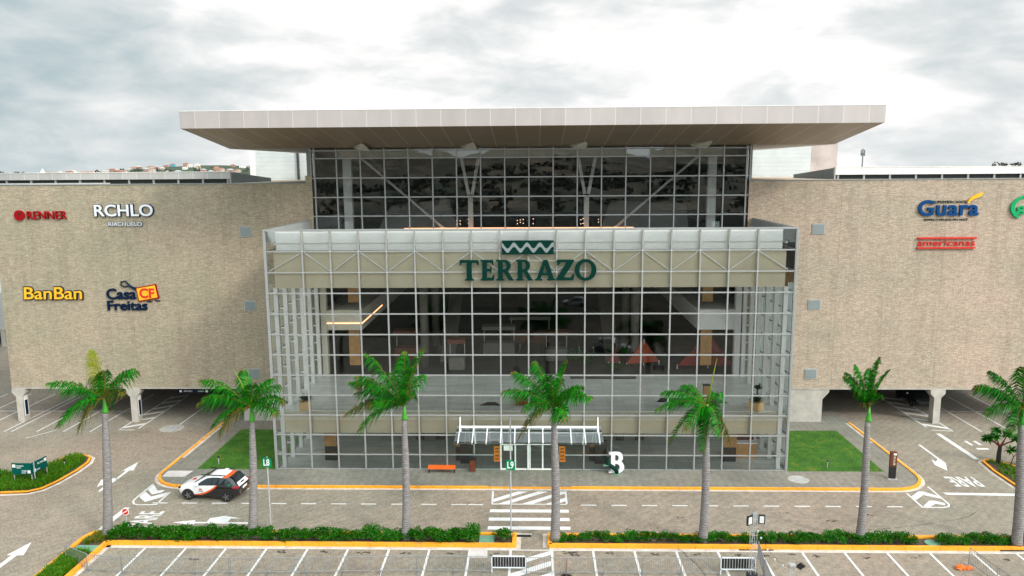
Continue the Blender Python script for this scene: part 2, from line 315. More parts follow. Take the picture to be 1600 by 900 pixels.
def mk_car():
    t = NT('car_livery'); x = t.sep()
    # car space: x forward, y left, z up. White nose and cabin side, orange swoosh, black tail
    cx = t.new('FloatCurve'); mr = t.new('MapRange'); mr.inputs[1].default_value = -2.15; mr.inputs[2].default_value = 2.15; t.L.new(x[0], mr.inputs[0])
    cv = cx.mapping.curves[0]
    pts = [(0.0, 0.98), (0.24, 0.95), (0.36, 0.62), (0.46, 0.42), (0.56, 0.29), (0.70, 0.20), (0.78, 0.17), (0.8, 0.0), (1.0, 0.0)]
    cv.points[0].location = pts[0]; cv.points[1].location = pts[-1]
    for p in pts[1:-1]: cv.points.new(*p)
    cx.mapping.update(); t.L.new(mr.outputs[0], cx.inputs['Value'])
    zb = t.math('MULTIPLY', cx.outputs[0], 1.5)
    d = t.math('SUBTRACT', x[2], zb)
    col = t.ramp(t.math('ADD', t.math('MULTIPLY', d, 0.5), 0.5), [(0.0, (0.008, 0.008, 0.009)), (0.5, (0.72, 0.09, 0.01)), (0.555, (0.78, 0.78, 0.78))], 'CONSTANT')
    low = t.math('LESS_THAN', x[2], 0.36)
    t.col(t.mix(low, col, (0.012, 0.012, 0.013))); t.b.inputs['Roughness'].default_value = 0.22; t.b.inputs['Coat Weight'].default_value = 0.6; return t.m
M['car'] = mk_car()
M['car_white'] = simple('car_white', (0.72, 0.73, 0.73), 0.25, var=0.03)
M['car_dark'] = simple('car_dark', (0.03, 0.032, 0.036), 0.25, var=0.03)
M['tail'] = simple('tail_lamp', (0.35, 0.01, 0.02), 0.25, var=0)

# ------------------------------------------------------------------ mesh helpers
class MB:
    def __init__(s): s.v = []; s.f = []; s.mi = []
    def add(s, vs, fs, mi=0):
        o = len(s.v); s.v += [tuple(p) for p in vs]; s.f += [tuple(i+o for i in f) for f in fs]; s.mi += [mi]*len(fs); return s
    def box(s, x0, x1, y0, y1, z0, z1, mi=0):
        v = [(x, y, z) for z in (z0, z1) for y in (y0, y1) for x in (x0, x1)]
        return s.add(v, [(0, 2, 3, 1), (4, 5, 7, 6), (0, 1, 5, 4), (2, 6, 7, 3), (0, 4, 6, 2), (1, 3, 7, 5)], mi)
    def bar(s, a, b, w, h=None, mi=0):
        a, b = Vector(a), Vector(b); h = h or w; d = (b-a).normalized()
        u = d.cross(Vector((0, 0, 1))); u = u.normalized() if u.length > 1e-4 else Vector((1, 0, 0)); q = u.cross(d)
        v = [p+u*(i*w/2)+q*(j*h/2) for p in (a, b) for i, j in ((-1, -1), (1, -1), (1, 1), (-1, 1))]
        return s.add(v, [(0, 3, 2, 1), (4, 5, 6, 7), (0, 1, 5, 4), (1, 2, 6, 5), (2, 3, 7, 6), (3, 0, 4, 7)], mi)
    def tube(s, pts, rad, n=8, mi=0, cap=True):
        pts = [Vector(p) for p in pts]; k = len(pts); rad = rad if isinstance(rad, (list, tuple)) else [rad]*k; vs = []; ref = None
        for i, p in enumerate(pts):
            d = (pts[min(i+1, k-1)]-pts[max(i-1, 0)]).normalized()
            if ref is None: ref = Vector((1, 0, 0)) if abs(d.x) < 0.9 else Vector((0, 1, 0))
            u = (ref-d*ref.dot(d)).normalized(); ref = u; q = d.cross(u)
            vs += [p+(u*math.cos(2*math.pi*j/n)+q*math.sin(2*math.pi*j/n))*rad[i] for j in range(n)]
        fs = [(i*n+j, i*n+(j+1) % n, (i+1)*n+(j+1) % n, (i+1)*n+j) for i in range(k-1) for j in range(n)]
        if cap: fs += [tuple(reversed(range(n))), tuple((k-1)*n+j for j in range(n))]
        return s.add(vs, fs, mi)
    def prism(s, poly, z0, z1, mi=0, side=None):
        n = len(poly); v = [(x, y, z0) for x, y in poly]+[(x, y, z1) for x, y in poly]
        s.add(v, [tuple(range(n, 2*n)), tuple(reversed(range(n)))], mi)
        return s.add(v, [(i, (i+1) % n, n+(i+1) % n, n+i) for i in range(n)], mi if side is None else side)
    def sheet(s, poly, z, mi=0): return s.add([(x, y, z) for x, y in poly], [tuple(range(len(poly)))], mi)
    def quad(s, a, b, c_, d, mi=0): return s.add([a, b, c_, d], [(0, 1, 2, 3)], mi)
    def ribbon(s, path, w0, w1, z0, z1, mi=0):            # strip between offsets w0 and w1 to the left of a path
        n = len(path); P = [Vector((x, y)) for x, y in path]; A = []; B = []
        for i in range(n):
            d1 = (P[i]-P[max(i-1, 0)]); d2 = (P[min(i+1, n-1)]-P[i]); d1 = d1.normalized() if d1.length else d2.normalized(); d2 = d2.normalized() if d2.length else d1
            nn = Vector((-(d1+d2).y, (d1+d2).x)).normalized(); k = 1/max(0.5, nn.dot(Vector((-d2.y, d2.x)))) if d2.length else 1
            A.append(P[i]+nn*w0*k); B.append(P[i]+nn*w1*k)
        for i in range(n-1):
            q = [A[i], A[i+1], B[i+1], B[i]]
            if z0 == z1: s.add([(p.x, p.y, z0) for p in q], [(0, 1, 2, 3)], mi)
            else:
                v = [(p.x, p.y, z) for z in (z0, z1) for p in q]
                fs = [(4, 5, 6, 7), (0, 1, 5, 4), (2, 3, 7, 6)]
                if i == 0: fs.append((3, 0, 4, 7))
                if i == n-2: fs.append((1, 2, 6, 5))
                s.add(v, fs, mi)
        return s
    def build(s, name, mats, parent=None, smooth=False, bevel=0):
        me = bpy.data.meshes.new(name); me.from_pydata(s.v, [], s.f)
        mats = mats if isinstance(mats, (list, tuple)) else [mats]
        for m in mats: me.materials.append(M[m] if isinstance(m, str) else m)
        if len(mats) > 1: me.polygons.foreach_set('material_index', s.mi)
        if smooth: me.polygons.foreach_set('use_smooth', [True]*len(me.polygons))
        me.update(); o = bpy.data.objects.new(name, me); COL.objects.link(o)
        if parent: o.parent = parent
        if bevel:
            b = o.modifiers.new('bevel', 'BEVEL'); b.width = bevel; b.segments = 2; b.limit_method = 'ANGLE'
        return o
def tag(o, label=None, cat=None, group=None, kind=None):
    if label: o['label'] = label
    if cat: o['category'] = cat
    if group: o['group'] = group
    if kind: o['kind'] = kind
    return o
def thing(name, label, cat, loc=(0, 0, 0), rz=0, group=None):
    o = bpy.data.objects.new(name, None); COL.objects.link(o); o.location = loc; o.rotation_euler = (0, 0, rz); o.empty_display_size = 0.3
    return tag(o, label, cat, group)
def boxes(name, mat, parent, lst):
    for b in lst: o = MB().box(*b).build(name, mat, parent)
    return o
def struct(o): o['kind'] = 'structure'; return o
def copy_tree(o, parent=None):
    q = o.copy(); COL.objects.link(q); q.parent = parent
    for ch in list(o.children): copy_tree(ch, q)
    return q
def curve_mesh(name, splines, depth, mat, bbox, y, parent=None, offset=0.0):
    """closed outlines in (x,z) -> extruded solid whose front stands at y-depth"""
    cu = bpy.data.curves.new(name, 'CURVE'); cu.dimensions = '2D'; cu.fill_mode = 'BOTH'; cu.extrude = depth/2; cu.offset = offset
    for sp in splines:
        q = cu.splines.new('POLY'); q.points.add(len(sp)-1); q.use_cyclic_u = True
        for i, (x, z) in enumerate(sp): q.points[i].co = (x, z, 0, 1)
    return finish_curve(name, cu, depth, mat, bbox, y, parent)
def finish_curve(name, cu, depth, mat, bbox, y, parent, shear=0, keep=False):
    to = bpy.data.objects.new('tmp', cu); COL.objects.link(to)
    bpy.context.view_layer.update()
    dg = bpy.context.evaluated_depsgraph_get(); me = bpy.data.meshes.new_from_object(to.evaluated_get(dg)); me.name = name
    bpy.data.objects.remove(to)
    me.materials.clear(); me.materials.append(M[mat])
    if bbox:
        xs = [v.co.x for v in me.vertices]; zs = [v.co.y for v in me.vertices]
        ax, bx, az, bz = min(xs), max(xs), min(zs), max(zs)
        fx = (bbox[1]-bbox[0])/(bx-ax); fz = (bbox[3]-bbox[2])/(bz-az)
        for v in me.vertices:
            X = bbox[0]+(v.co.x-ax)*fx; Z = bbox[2]+(v.co.y-az)*fz; v.co = (X, y-depth/2-v.co.z, Z)
    else:
        for v in me.vertices: v.co = (v.co.x, y-depth/2-v.co.z, v.co.y)
    me.update(); o = bpy.data.objects.new(name, me); COL.objects.link(o)
    if parent: o.parent = parent
    return o
def text(name, body, bbox, y, depth, mat, parent=None, offset=0.0, spacing=1.0, shear=0.0):
    cu = bpy.data.curves.new(name, 'FONT'); cu.body = body; cu.extrude = depth/2; cu.offset = offset; cu.space_character = spacing; cu.shear = shear
    cu.resolution_u = 4
    return finish_curve(name, cu, depth, mat, bbox, y, parent)
def arc(cx, cz, rx, rz, a0, a1, n=16): return [(cx+rx*math.cos(R(a0+(a1-a0)*i/n)), cz+rz*math.sin(R(a0+(a1-a0)*i/n))) for i in range(n+1)]
GL = {
 'T': [[(0, 1), (.95, 1), (.97, .74), (.91, .74), (.84, .87), (.61, .87), (.61, .10), (.71, .05), (.71, 0), (.24, 0), (.24, .05), (.34, .10), (.34, .87), (.11, .87), (.04, .74), (-.02, .74)]],
 'E': [[(0, 1), (.72, 1), (.74, .76), (.68, .76), (.60, .87), (.37, .87), (.37, .57), (.52, .57), (.57, .67), (.62, .67), (.62, .36), (.57, .36), (.52, .45), (.37, .45), (.37, .13), (.62, .13), (.72, .27), (.78, .27), (.75, 0), (0, 0), (0, .05), (.10, .10), (.10, .90), (0, .95)]],
 'R': [[(0, 1), (.48, 1)]+arc(.48, .72, .33, .28, 90, -60, 14)[1:]+[(.93, .05), (1.0, .03), (1.0, 0), (.70, 0), (.42, .43), (.37, .43), (.37, .10), (.47, .05), (.47, 0), (0, 0), (0, .05), (.10, .10), (.10, .90), (0, .95)], [(.37, .89), (.37, .55), (.45, .55)]+arc(.45, .72, .12, .17, -80, 80, 10)+[(.45, .89)]],
 'A': [[(.40, 1), (.60, 1), (.93, .10), (1.02, .05), (1.02, 0), (.58, 0), (.58, .05), (.67, .09), (.61, .25), (.31, .25), (.25, .09), (.34, .05), (.34, 0), (-.04, 0), (-.04, .05), (.06, .11)], [(.36, .37), (.57, .37), (.465, .72)]],
 'Z': [[(.03, 1), (.86, 1), (.86, .93), (.36, .13), (.70, .13), (.79, .29), (.86, .29), (.84, 0), (0, 0), (0, .07), (.50, .87), (.21, .87), (.12, .73), (.05, .73)]],
 'O': [arc(.5, .5, .52, .53, 0, 350, 35), arc(.5, .5, .29, .39, 0, 350, 35)],
 'B': [[(0, 1), (.50, 1)]+arc(.50, .765, .32, .235, 90, -50, 12)[1:]+arc(.52, .285, .38, .285, 58, -90, 14)+[(0, 0), (0, .05), (.13, .09), (.13, .91), (0, .95)],
       [(.36, .91), (.36, .56), (.44, .56)]+arc(.44, .735, .14, .175, -80, 80, 10)+[(.44, .91)], [(.36, .46), (.36, .09), (.46, .09)]+arc(.46, .275, .18, .185, -80, 80, 10)+[(.46, .46)]],
}
def glyph(name, ch, bbox, y, depth, mat, parent=None):
    return curve_mesh(name, GL[ch], depth, mat, bbox, y, parent)

# ------------------------------------------------------------------ ground
g = MB(); NX = 24
g.sheet([(-6000, -6000), (6000, -6000), (6000, 6000), (-6000, 6000)], -0.10)
struct(g.build('ground', 'ground'))
g = MB().sheet([(-110, -47), (110, -47), (110, 75), (-110, 75)], 0.0); struct(g.build('road', 'road'))
kerbL = [(-26.9, 10.6), (-26.92, 0.4)]+[(-24.3+2.62*math.cos(R(a)), -0.75+2.60*math.sin(R(a))) for a in range(180, 271, 10)]
kerbR = [(25.1+2.6*math.cos(R(a)), -0.75+2.60*math.sin(R(a))) for a in range(270, 361, 10)]+[(27.70, 0.4), (27.52, 10.6)]
KP = kerbL+[(-2.9, -3.33)]+[(2.95, -3.33)]+kerbR
# walkway slab with the ramp cut at the crossing left as a low kerb
g = MB().prism([(x*0.999, y+0.02) for x, y in KP]+[(27.3, 15.5), (-26.9, 15.5)], -0.05, 0.10); struct(g.build('pavement', 'walk'))
g = MB(); g.ribbon(kerbL+[(-2.9, -3.33)], -0.03, 0.17, -0.05, 0.15); g.ribbon([(2.95, -3.33)]+kerbR, -0.03, 0.17, -0.05, 0.15)
g.ribbon([(-2.9, -3.33), (2.95, -3.33)], 0.0, 0.13, -0.05, 0.112); struct(g.build('kerb', 'yellow'))
g = MB(); g.ribbon(KP, -0.26, -0.002, 0.006, 0.006); struct(g.build('gutter', 'gutter'))
g = MB()
for x0, x1 in ((-24.55, -18.75), (18.78, 25.6)): g.prism([(x0, -0.22), (x1, -0.22), (x1, 8.5), (x0, 8.5)], 0.08, 0.125)
lawn = tag(g.build('lawn', 'lawn'), kind='stuff')
g = MB()
for x0, x1 in ((-24.5, -18.8), (18.85, 25.55)):
    for i in range(9000):
        x, y = random.uniform(x0, x1), random.uniform(-0.18, 8.45); a = random.uniform(0, 6.28); h = random.uniform(0.03, 0.075)
        dx, dy = 0.012*math.cos(a), 0.012*math.sin(a); lx, ly = random.uniform(-.03, .03), random.uniform(-.03, .03)
        g.add([(x-dx, y-dy, .12), (x+dx, y+dy, .12), (x+lx, y+ly, .12+h)], [(0, 1, 2)])
tag(g.build('lawn_grass', mk_leaf('lawn_blades', (0.014, 0.075, 0.003), (0.045, 0.13, 0.005), 0.2, 0.6, 1.2)), kind='stuff')
g = MB().sheet([(-26.5, -1.70), (-24.85, -1.70), (-24.7, -0.58), (-26.55, -0.58)], 0.106); struct(g.build('tactile_paving', 'pink_pad'))
g = MB().sheet([(-26.75, 2.0), (-26.5, 2.0), (-26.5, 10.5), (-26.75, 10.5)], 0.106).sheet([(27.2, 5.6), (27.4, 5.6), (27.3, 10.5), (27.1, 10.5)], 0.106)
struct(g.build('pavement_edge', 'gutter'))

# beds
def bed(name, outer, zt=0.14, kw=0.14):
    k = MB().ribbon(outer, 0.0, kw, -0.05, zt+0.01); struct(k.build('kerb', 'yellow'))
    b = MB().prism(outer, -0.05, 0.10); struct(b.build('planting_bed', 'soil'))
def loop(p): return p+[p[0]]
bedL = [(-25.03, -11.62), (-0.78, -11.62), (-0.78, -10.25), (-26.0, -10.25), (-26.5, -10.4), (-26.75, -11.1), (-26.75, -17), (-25.0, -17)]
bedR = [(1.25, -11.62), (36.5, -11.62), (36.5, -10.3), (1.25, -10.3)]
for b in (bedL, bedR):
    g = MB().ribbon(loop(b), -0.10, 0.15, -0.05, 0.20); struct(g.build('kerb', 'yellow'))
    g = MB().prism([(x*0.9995, y) for x, y in b], -0.05, 0.10); struct(g.build('planting_bed', 'soil'))
    g = MB().ribbon(loop(b), -0.36, -0.103, 0.006, 0.006); struct(g.build('gutter', 'gutter'))
isl = [(-60, -4.75), (-36.4, -4.66), (-34.6, -4.47), (-33.9, -3.9), (-33.55, -2.7), (-33.35, -0.7), (-33.42, 1.0), (-33.8, 2.0), (-34.5, 2.5), (-35.3, 2.55), (-36.0, 2.0), (-36.2, 0.3), (-37.1, -1.0), (-60, -1.2)]
isr = [(33.45, -3.6), (44, -13), (46, -3), (36.9, -1.2), (35.25, 1.6), (34.7, 2.15), (34.1, 2.2), (33.75, 1.85), (33.5, 0.0)]
for b in (isl, isr):
    g = MB().ribbon(loop(b), 0.0, 0.16, -0.05, 0.155); struct(g.build('kerb', 'yellow'))
    g = MB().prism([(x, y) for x, y in b], -0.05, 0.10); struct(g.build('planting_bed', 'soil'))
    g = MB().ribbon(loop(b), -0.26, -0.003, 0.006, 0.006); struct(g.build('gutter', 'gutter'))
# long grass in beds
def inside(p, poly):
    x, y = p; r = False; n = len(poly)
    for i in range(n):
        (x1, y1), (x2, y2) = poly[i], poly[(i+1) % n]
        if (y1 > y) != (y2 > y) and x < (x2-x1)*(y-y1)/(y2-y1)+x1: r = not r
    return r
def long_grass(poly, n, h0, h1, mats=('blade', 'shrub_b', 'palm_y')):
    g = MB(); xs = [p[0] for p in poly]; ys = [p[1] for p in poly]; k = 0
    while k < n:
        x, y = random.uniform(min(xs), max(xs)), random.uniform(min(ys), max(ys))
        if not inside((x, y), poly): continue
        k += 1
        for q in range(9):
            a = random.uniform(0, 6.28); h = random.uniform(h0, h1); l = random.uniform(.08, .25); mi = random.choices((0, 1, 2), (10, 8, 1))[0]
            ux, uy = math.cos(a), math.sin(a); px, py = -uy*.014, ux*.014; x2, y2 = x+random.uniform(-.05, .05), y+random.uniform(-.05, .05)
            g.add([(x2-px, y2-py, .1), (x2+px, y2+py, .1), (x2+ux*l*.5+px, y2+uy*l*.5+py, .1+h*.8), (x2+ux*l*.5-px, y2+uy*l*.5-py, .1+h*.8), (x2+ux*l, y2+uy*l, .1+h*.85)], [(0, 1, 2, 3), (3, 2, 4)], mi)
    tag(g.build('ornamental_grass', list(mats)), kind='stuff')
long_grass([(-44, -4.4), (-36.4, -4.4), (-34.6, -4.2), (-33.9, -3.6), (-33.7, -0.7), (-33.8, 1.0), (-34.5, 2.2), (-35.3, 2.3), (-36.0, .2), (-37.1, -1.2), (-44, -1.5)], 1900, .2, .5)
long_grass([(-26.5, -12.9), (-25.3, -12.9), (-25.2, -16), (-26.5, -16)], 420, .2, .5)
long_grass([(-26.2, -10.5), (-25.2, -10.5), (-25.4, -11.8), (-26.4, -11.8)], 110, .1, .35, ('blade', 'palm_br', 'palm_y'))
long_grass([(33.9, -3.4), (43, -11), (42, -4), (36.9, -1.4), (35.1, 1.4), (34.6, 1.95), (34.1, 1.9), (33.8, 0.0)], 700, .15, .35)
g = MB().box(-26.5, -25.15, -12.75, -12.05, 0.1, 0.16).box(-2.9, -2.0, -11.4, -10.5, .1, .16).box(35.3, 36.6, -2.2, -1.2, .1, .16)
tag(g.build('cover_slab', 'pad_green'), 'flat pale green concrete access covers let into the planting beds', 'cover slab')
g = MB().tube([(23.6, -11.1, .1), (23.6, -11.1, .16)], .45, 16); tag(g.build('cover_slab', 'pad_green'), 'round pale green cover half hidden in the hedge between the two right palms', 'cover slab')

# ------------------------------------------------------------------ road markings
def mark(polys, z=0.005, name='road_marking'):
    g = MB()
    for p in polys: g.sheet(p, z)
    return struct(g.build(name, 'mark'))
def ln(x0, y0, x1, y1, w=0.12):
    d = Vector((x1-x0, y1-y0)).normalized(); n = Vector((-d.y, d.x))*w/2
    return [(x0-n.x, y0-n.y), (x1-n.x, y1-n.y), (x1+n.x, y1+n.y), (x0+n.x, y0+n.y)]
dashes = [ln(x, -5.88, x+1.0, -5.88, 0.13) for x in [-25.1+2.0*i for i in range(0, 11)]+[-4.0]+[3.46+1.985*i for i in range(11)] if not -3 < x < 3]
mark(dashes)
cw = [ln(-2.45, -5.78, 2.52, -5.78, .12), ln(-2.41, -5.7, -2.45, -3.72, .12), ln(2.52, -5.7, 2.52, -3.72, .12)]
cw += [[(-2.5, y-.22), (2.6, y-.22), (2.6, y+.22), (-2.5, y+.22)] for y in (-6.8, -8.0, -9.2)]
for x in (-3.35, -2.0, -0.42, 1.15):       # diagonal hatch inside the box, clipped
    a = [(x+0, -5.72), (x+.72, -5.72), (x+.72+2.6, -3.75), (x+2.6, -3.75)]
    def clipx(p, xm, keep):
        out = []
        for i in range(len(p)):
            (x1, y1), (x2, y2) = p[i], p[(i+1) % len(p)]; i1, i2 = keep(x1, xm), keep(x2, xm)
            if i1: out.append((x1, y1))
            if i1 != i2: t_ = (xm-x1)/(x2-x1); out.append((xm, y1+t_*(y2-y1)))
        return out
    a = clipx(a, -2.38, lambda u, m_: u >= m_); a = clipx(a, 2.46, lambda u, m_: u <= m_) if len(a) > 2 else a
    if len(a) > 2: cw.append(a)
mark([[(p[0], p[1]) for p in q] for q in cw[3:]]+cw[:3])
# front car park
lot = [ln(x, -12.05, x, -17.0, .13) for x in [-22.5, -20.08, -17.7, -15.3, -12.88, -10.5, -8.09, -5.74, -3.38, -1.0, 1.4, 3.77, 6.15, 8.55, 10.93, 13.34, 15.74, 18.15, 20.56, 22.98, 25.4, 27.85, 30.3]]
lot += [ln(-24.6, -11.98, 31, -11.98, .10), ln(-24.7, -12.05, -24.7, -17, .1)]
mark(lot)
hz = []
for k in range(4):
    y = -13.9-k*1.25
    a = [(-0.92, y), (-0.92, y+.55), (1.32, y+1.95), (1.32, y+1.4)]
    hz.append([(px, min(py, -12.06)) for px, py in a])
mark(hz, 0.006)
mark([[(x0, -17), (x0+.12, -17), (x0+.12, -22), (x0, -22)] for x0 in [-22.5+2.4*i for i in range(22)]]+[[(x0, -36), (x0+.12, -36), (x0+.12, -41), (x0, -41)] for x0 in [-40+2.4*i for i in range(34)]])
# left side arrows and words
mark([[(-29.82, 1.35), (-29.28, -0.35), (-29.60, -0.35), (-29.62, -1.98), (-29.78, -1.98), (-29.86, -0.35), (-30.12, -0.35)],
      [(-29.62, -2.0), (-29.66, -4.1), (-29.84, -4.1), (-29.92, -3.2), (-30.25, -2.95), (-30.30, -3.45), (-30.75, -2.1), (-30.35, -1.5), (-30.30, -1.9), (-29.78, -1.75)],
      [(-29.72, -11.4), (-29.15, -13.0), (-29.52, -13.0), (-29.55, -16.5), (-29.78, -16.5), (-29.85, -13.0), (-30.15, -13.0)],
      ln(-26.45, -9.85, -26.45, -6.62, .38)], 0.005)
cl = [(-24.75, -4.15), (-24.75, -6.12), (-25.9, -6.2), (-26.3, -6.05), (-26.58, -5.6), (-26.62, -5.0), (-26.6, -2.8)]
g = MB().ribbon(cl, -0.06, 0.06, .005, .005)
g.sheet([(-26.5, -4.1), (-25.7, -4.9), (-24.85, -4.15), (-24.85, -4.85), (-25.7, -5.75), (-26.5, -4.95)], .0065)
g.sheet([(-26.5, -2.9), (-25.75, -3.9), (-25.3, -3.75), (-25.3, -4.2), (-25.8, -4.55), (-26.5, -3.75)], .0065)
struct(g.build('road_marking', 'mark'))
mark([[(-22.45, -8.72), (-21.1, -8.36), (-21.1, -8.62), (-17.6, -8.66), (-17.6, -8.86), (-20.95, -8.82), (-20.95, -9.06)],
      [(-20.3, -8.62), (-20.3, -8.08), (-20.25, -8.1), (-19.5, -7.75), (-18.3, -8.1), (-18.95, -8.12), (-18.95, -8.62), (-19.4, -8.62), (-19.4, -8.15), (-19.85, -8.15), (-19.85, -8.62)][:7]+[(-19.4, -8.62)]], 0.0055)
def ground_text(body, x0, x1, y0, y1, rot=0, z=0.005):
    """word painted on the road inside a box; rot in quarter turns"""
    cu = bpy.data.curves.new('t', 'FONT'); cu.body = body; cu.extrude = 0; cu.offset = 0.015
    to = bpy.data.objects.new('tmp', cu); COL.objects.link(to); bpy.context.view_layer.update()
    me = bpy.data.meshes.new_from_object(to.evaluated_get(bpy.context.evaluated_depsgraph_get())); bpy.data.objects.remove(to)
    for v in me.vertices:
        x, y = v.co.x, v.co.y
        for _ in range(rot % 4): x, y = -y, x
        v.co = (x, y, 0)
    xs = [v.co.x for v in me.vertices]; ys = [v.co.y for v in me.vertices]
    for v in me.vertices: v.co = (x0+(v.co.x-min(xs))/(max(xs)-min(xs))*(x1-x0), y0+(v.co.y-min(ys))/(max(ys)-min(ys))*(y1-y0), z)
    bm = bmesh.new(); bm.from_mesh(me); bmesh.ops.recalc_face_normals(bm, faces=bm.faces)
    for f in bm.faces:
        if f.normal.z < 0: f.normal_flip()
    bm.to_mesh(me); bm.free()
    me.materials.clear(); me.materials.append(M['mark']); me.name = 'road_marking'; o = bpy.data.objects.new('road_marking', me); COL.objects.link(o); return struct(o)
ground_text('PARE', -25.2, -23.65, -9.4, -7.15, 1)
ground_text('PARE', 29.5, 31.5, -2.6, -0.85, 2)
# right side
cr = [(25.58, -3.75), (25.56, -5.93), (26.9, -5.95), (27.3, -5.8), (27.5, -5.45), (27.52, -5.0), (27.55, -2.6)]
g = MB().ribbon(cr, -0.06, 0.06, .005, .005)
g.sheet([(25.65, -4.25), (26.5, -3.45), (26.8, -3.45), (27.45, -4.15), (27.45, -4.6), (26.55, -4.02), (25.66, -4.85)], .0065)
g.sheet([(25.66, -5.8), (26.5, -4.9), (26.85, -4.9), (27.3, -5.3), (27.2, -5.6), (26.65, -5.4), (26.1, -5.85)], .0065)
struct(g.build('road_marking', 'mark'))
mark([[(28.05, -3.6), (33.2, -3.74), (33.2, -4.1), (28.15, -3.97)], ln(33.8, 8.24, 33.75, 2.5, .38),
      [(30.88, 5.6), (31.08, 5.6), (31.03, 2.6), (31.05, 1.75), (30.38, .25), (30.05, 1.35), (30.35, 2.45), (30.45, 2.0), (30.85, 2.5)],
      [(34.95, 6.5), (35.18, 6.5), (35.18, 5.5), (34.95, 5.5)], [(35.65, 6.5), (35.9, 6.5), (35.9, 5.6), (35.65, 5.6)], [(35.0, 4.9), (35.9, 4.9), (35.9, 4.55), (35.0, 4.55)],
      ln(38.5, 5, 38.5, 2.4, .6)], 0.005)
# covered car park lines, mirrored left and right
pk = []
for X in (-44.95, -44.3, -42.1, -39.8, -37.48, -47.45, -49.9, -52.3, -54.7, 37.65, 40.13, 42.5, 44.78, 45.42, 47.8, 50.2):
    pk += [ln(X, 8.1 if X < 0 else 8.75, X, 19.3, .12)]
pk += [ln(-56, 13.75, -37.3, 13.75, .11), ln(35.4, 14.17, 52, 14.17, .11), ln(-30.6, 9.7, -30.6, 18, .13), ln(27.42, 10.75, 27.2, 16, .12)]
pk += [ln(-33.72, 9.0, -33.72, 18.5, .12), ln(-35.22, 8.6, -35.22, 18.5, .12), ln(-35.2, 8.62, -33.9, 8.62, .12), ln(33.64, 9.8, 33.6, 18.5, .12), ln(35.33, 8.8, 35.33, 18.5, .12), ln(33.75, 9.1, 35.2, 8.85, .12)]
for i in range(6):
    y = 9.0+i*1.75; pk.append([(-35.15, y), (-35.15, y+.45), (-33.8, y+1.45), (-33.8, y+1.0)])
    y = 9.3+i*1.6; pk.append([(33.7, y+1.0), (33.7, y+1.5), (35.27, y+.5), (35.27, y+.0)])
for y in (10.9, 12.9): pk.append([(25.45, y-.2), (25.95, y-.2), (27.2, y+1.75), (27.2, y+1.25)])
mark([p for p in pk], 0.0045)
mark([ln(-42, 6.5, -40.6, 8.6, .1), ln(-47, 2.0, -44.2, 5.0, .12)], 0.005)
# manhole covers, drains, stains
def manhole(x, y, r, z, lab):
    g = MB().tube([(x, y, z), (x, y, z+.012)], r, 28, 0); g.tube([(x, y, z+.012), (x, y, z+.018)], r*.42, 20, 1)
    for k in range(6): a = k*1.047; g.box(x+r*.7*math.cos(a)-.06, x+r*.7*math.cos(a)+.06, y+r*.7*math.sin(a)-.03, y+r*.7*math.sin(a)+.03, z+.012, z+.016, 1)
    tag(g.build('manhole_cover', ['manhole', 'galv']), lab, 'manhole cover')
manhole(19.0, -1.72, .72, .10, 'round pale manhole cover on the pavement below the right lawn')
manhole(-30.82, 9.05, 1.0, .0, 'large round manhole cover on the road at the end of the white line, left')
g = MB().box(-1.17, .22, -10.08, -9.95, 0, .02, 0).box(-1.1, .18, -10.38, -10.08, .002, .008, 1); tag(g.build('drain_grate', ['gutter', 'black']), 'dark drain slot in the road beside the gap between the two hedges', 'drain')
g = MB().box(12.2, 14.2, -11.86, -11.63, .007, .011, 0); tag(g.build('drain_grate', 'black'), 'dark kerb drain slot below the yellow kerb near the lighting mast', 'drain')
g = MB().box(27.1, 28.6, -11.75, -11.60, .007, .08, 0); tag(g.build('drain_grate', 'black'), 'dark drain slot in the yellow kerb at the foot of the rightmost palm', 'drain')
g = MB()
for (x, y) in [(-18.9, -13.3), (-14.3, -12.4), (-11.9, -12.3), (-9.4, -12.4), (-7.2, -12.4), (-4.4, -12.4), (-2.0, -12.4), (2.3, -12.35), (2.7, -12.5), (2.5, -12.2), (5.0, -12.3), (7.4, -12.4), (9.6, -12.4), (12.1, -12.4), (13.6, -12.45), (14.9, -12.3), (16.3, -12.5), (19.2, -12.6), (22, -12.5), (27, -12.7), (30.5, -13), (19, -8.0), (21.5, -7.1), (16.5, -6.9), (9.8, -7.6)]:
    for k in range(7):
        px, py = x+random.gauss(0, .18), y+random.gauss(0, .06); r = random.uniform(.02, .09)
        g.sheet([(px+r*1.6*math.cos(a)*random.uniform(.6, 1.2), py+r*math.sin(a)*random.uniform(.6, 1.2)) for a in [q*1.05 for q in range(6)]], .0075+random.random()*.002)
for path, wd in (([(10.8, -9.72), (14.5, -9.73), (17.8, -9.53), (20.5, -9.2), (22.5, -8.86), (24.5, -8.37), (26.7, -7.7), (27.8, -7.21), (28.87, -6.33)], .035),):
    for i in range(len(path)-1):
        for k in range(22):
            t_ = k/22; x = path[i][0]+(path[i+1][0]-path[i][0])*t_; y = path[i][1]+(path[i+1][1]-path[i][1])*t_
            if random.random() < .75: g.sheet([(x, y-wd*random.random()), (x+.1, y-wd*random.random()+.01), (x+.1, y+wd*random.random()+.01), (x, y+wd*random.random())], .0078)
tag(g.build('dirt', 'grime'), kind='stuff')
g = MB().sheet([(-3.32, -12.06), (-2.35, -12.06), (-2.3, -12.9), (-3.34, -12.9)], .007, 0)
for a in (0, .3): g.ribbon([(-3.15, -12.25-a), (-2.5, -12.25-a)], 0, .03, .009, .009, 1)
tag(g.build('access_cover', ['pink_pad', 'galv']), 'square pale access cover set in the car park below the hedge gap', 'access cover')

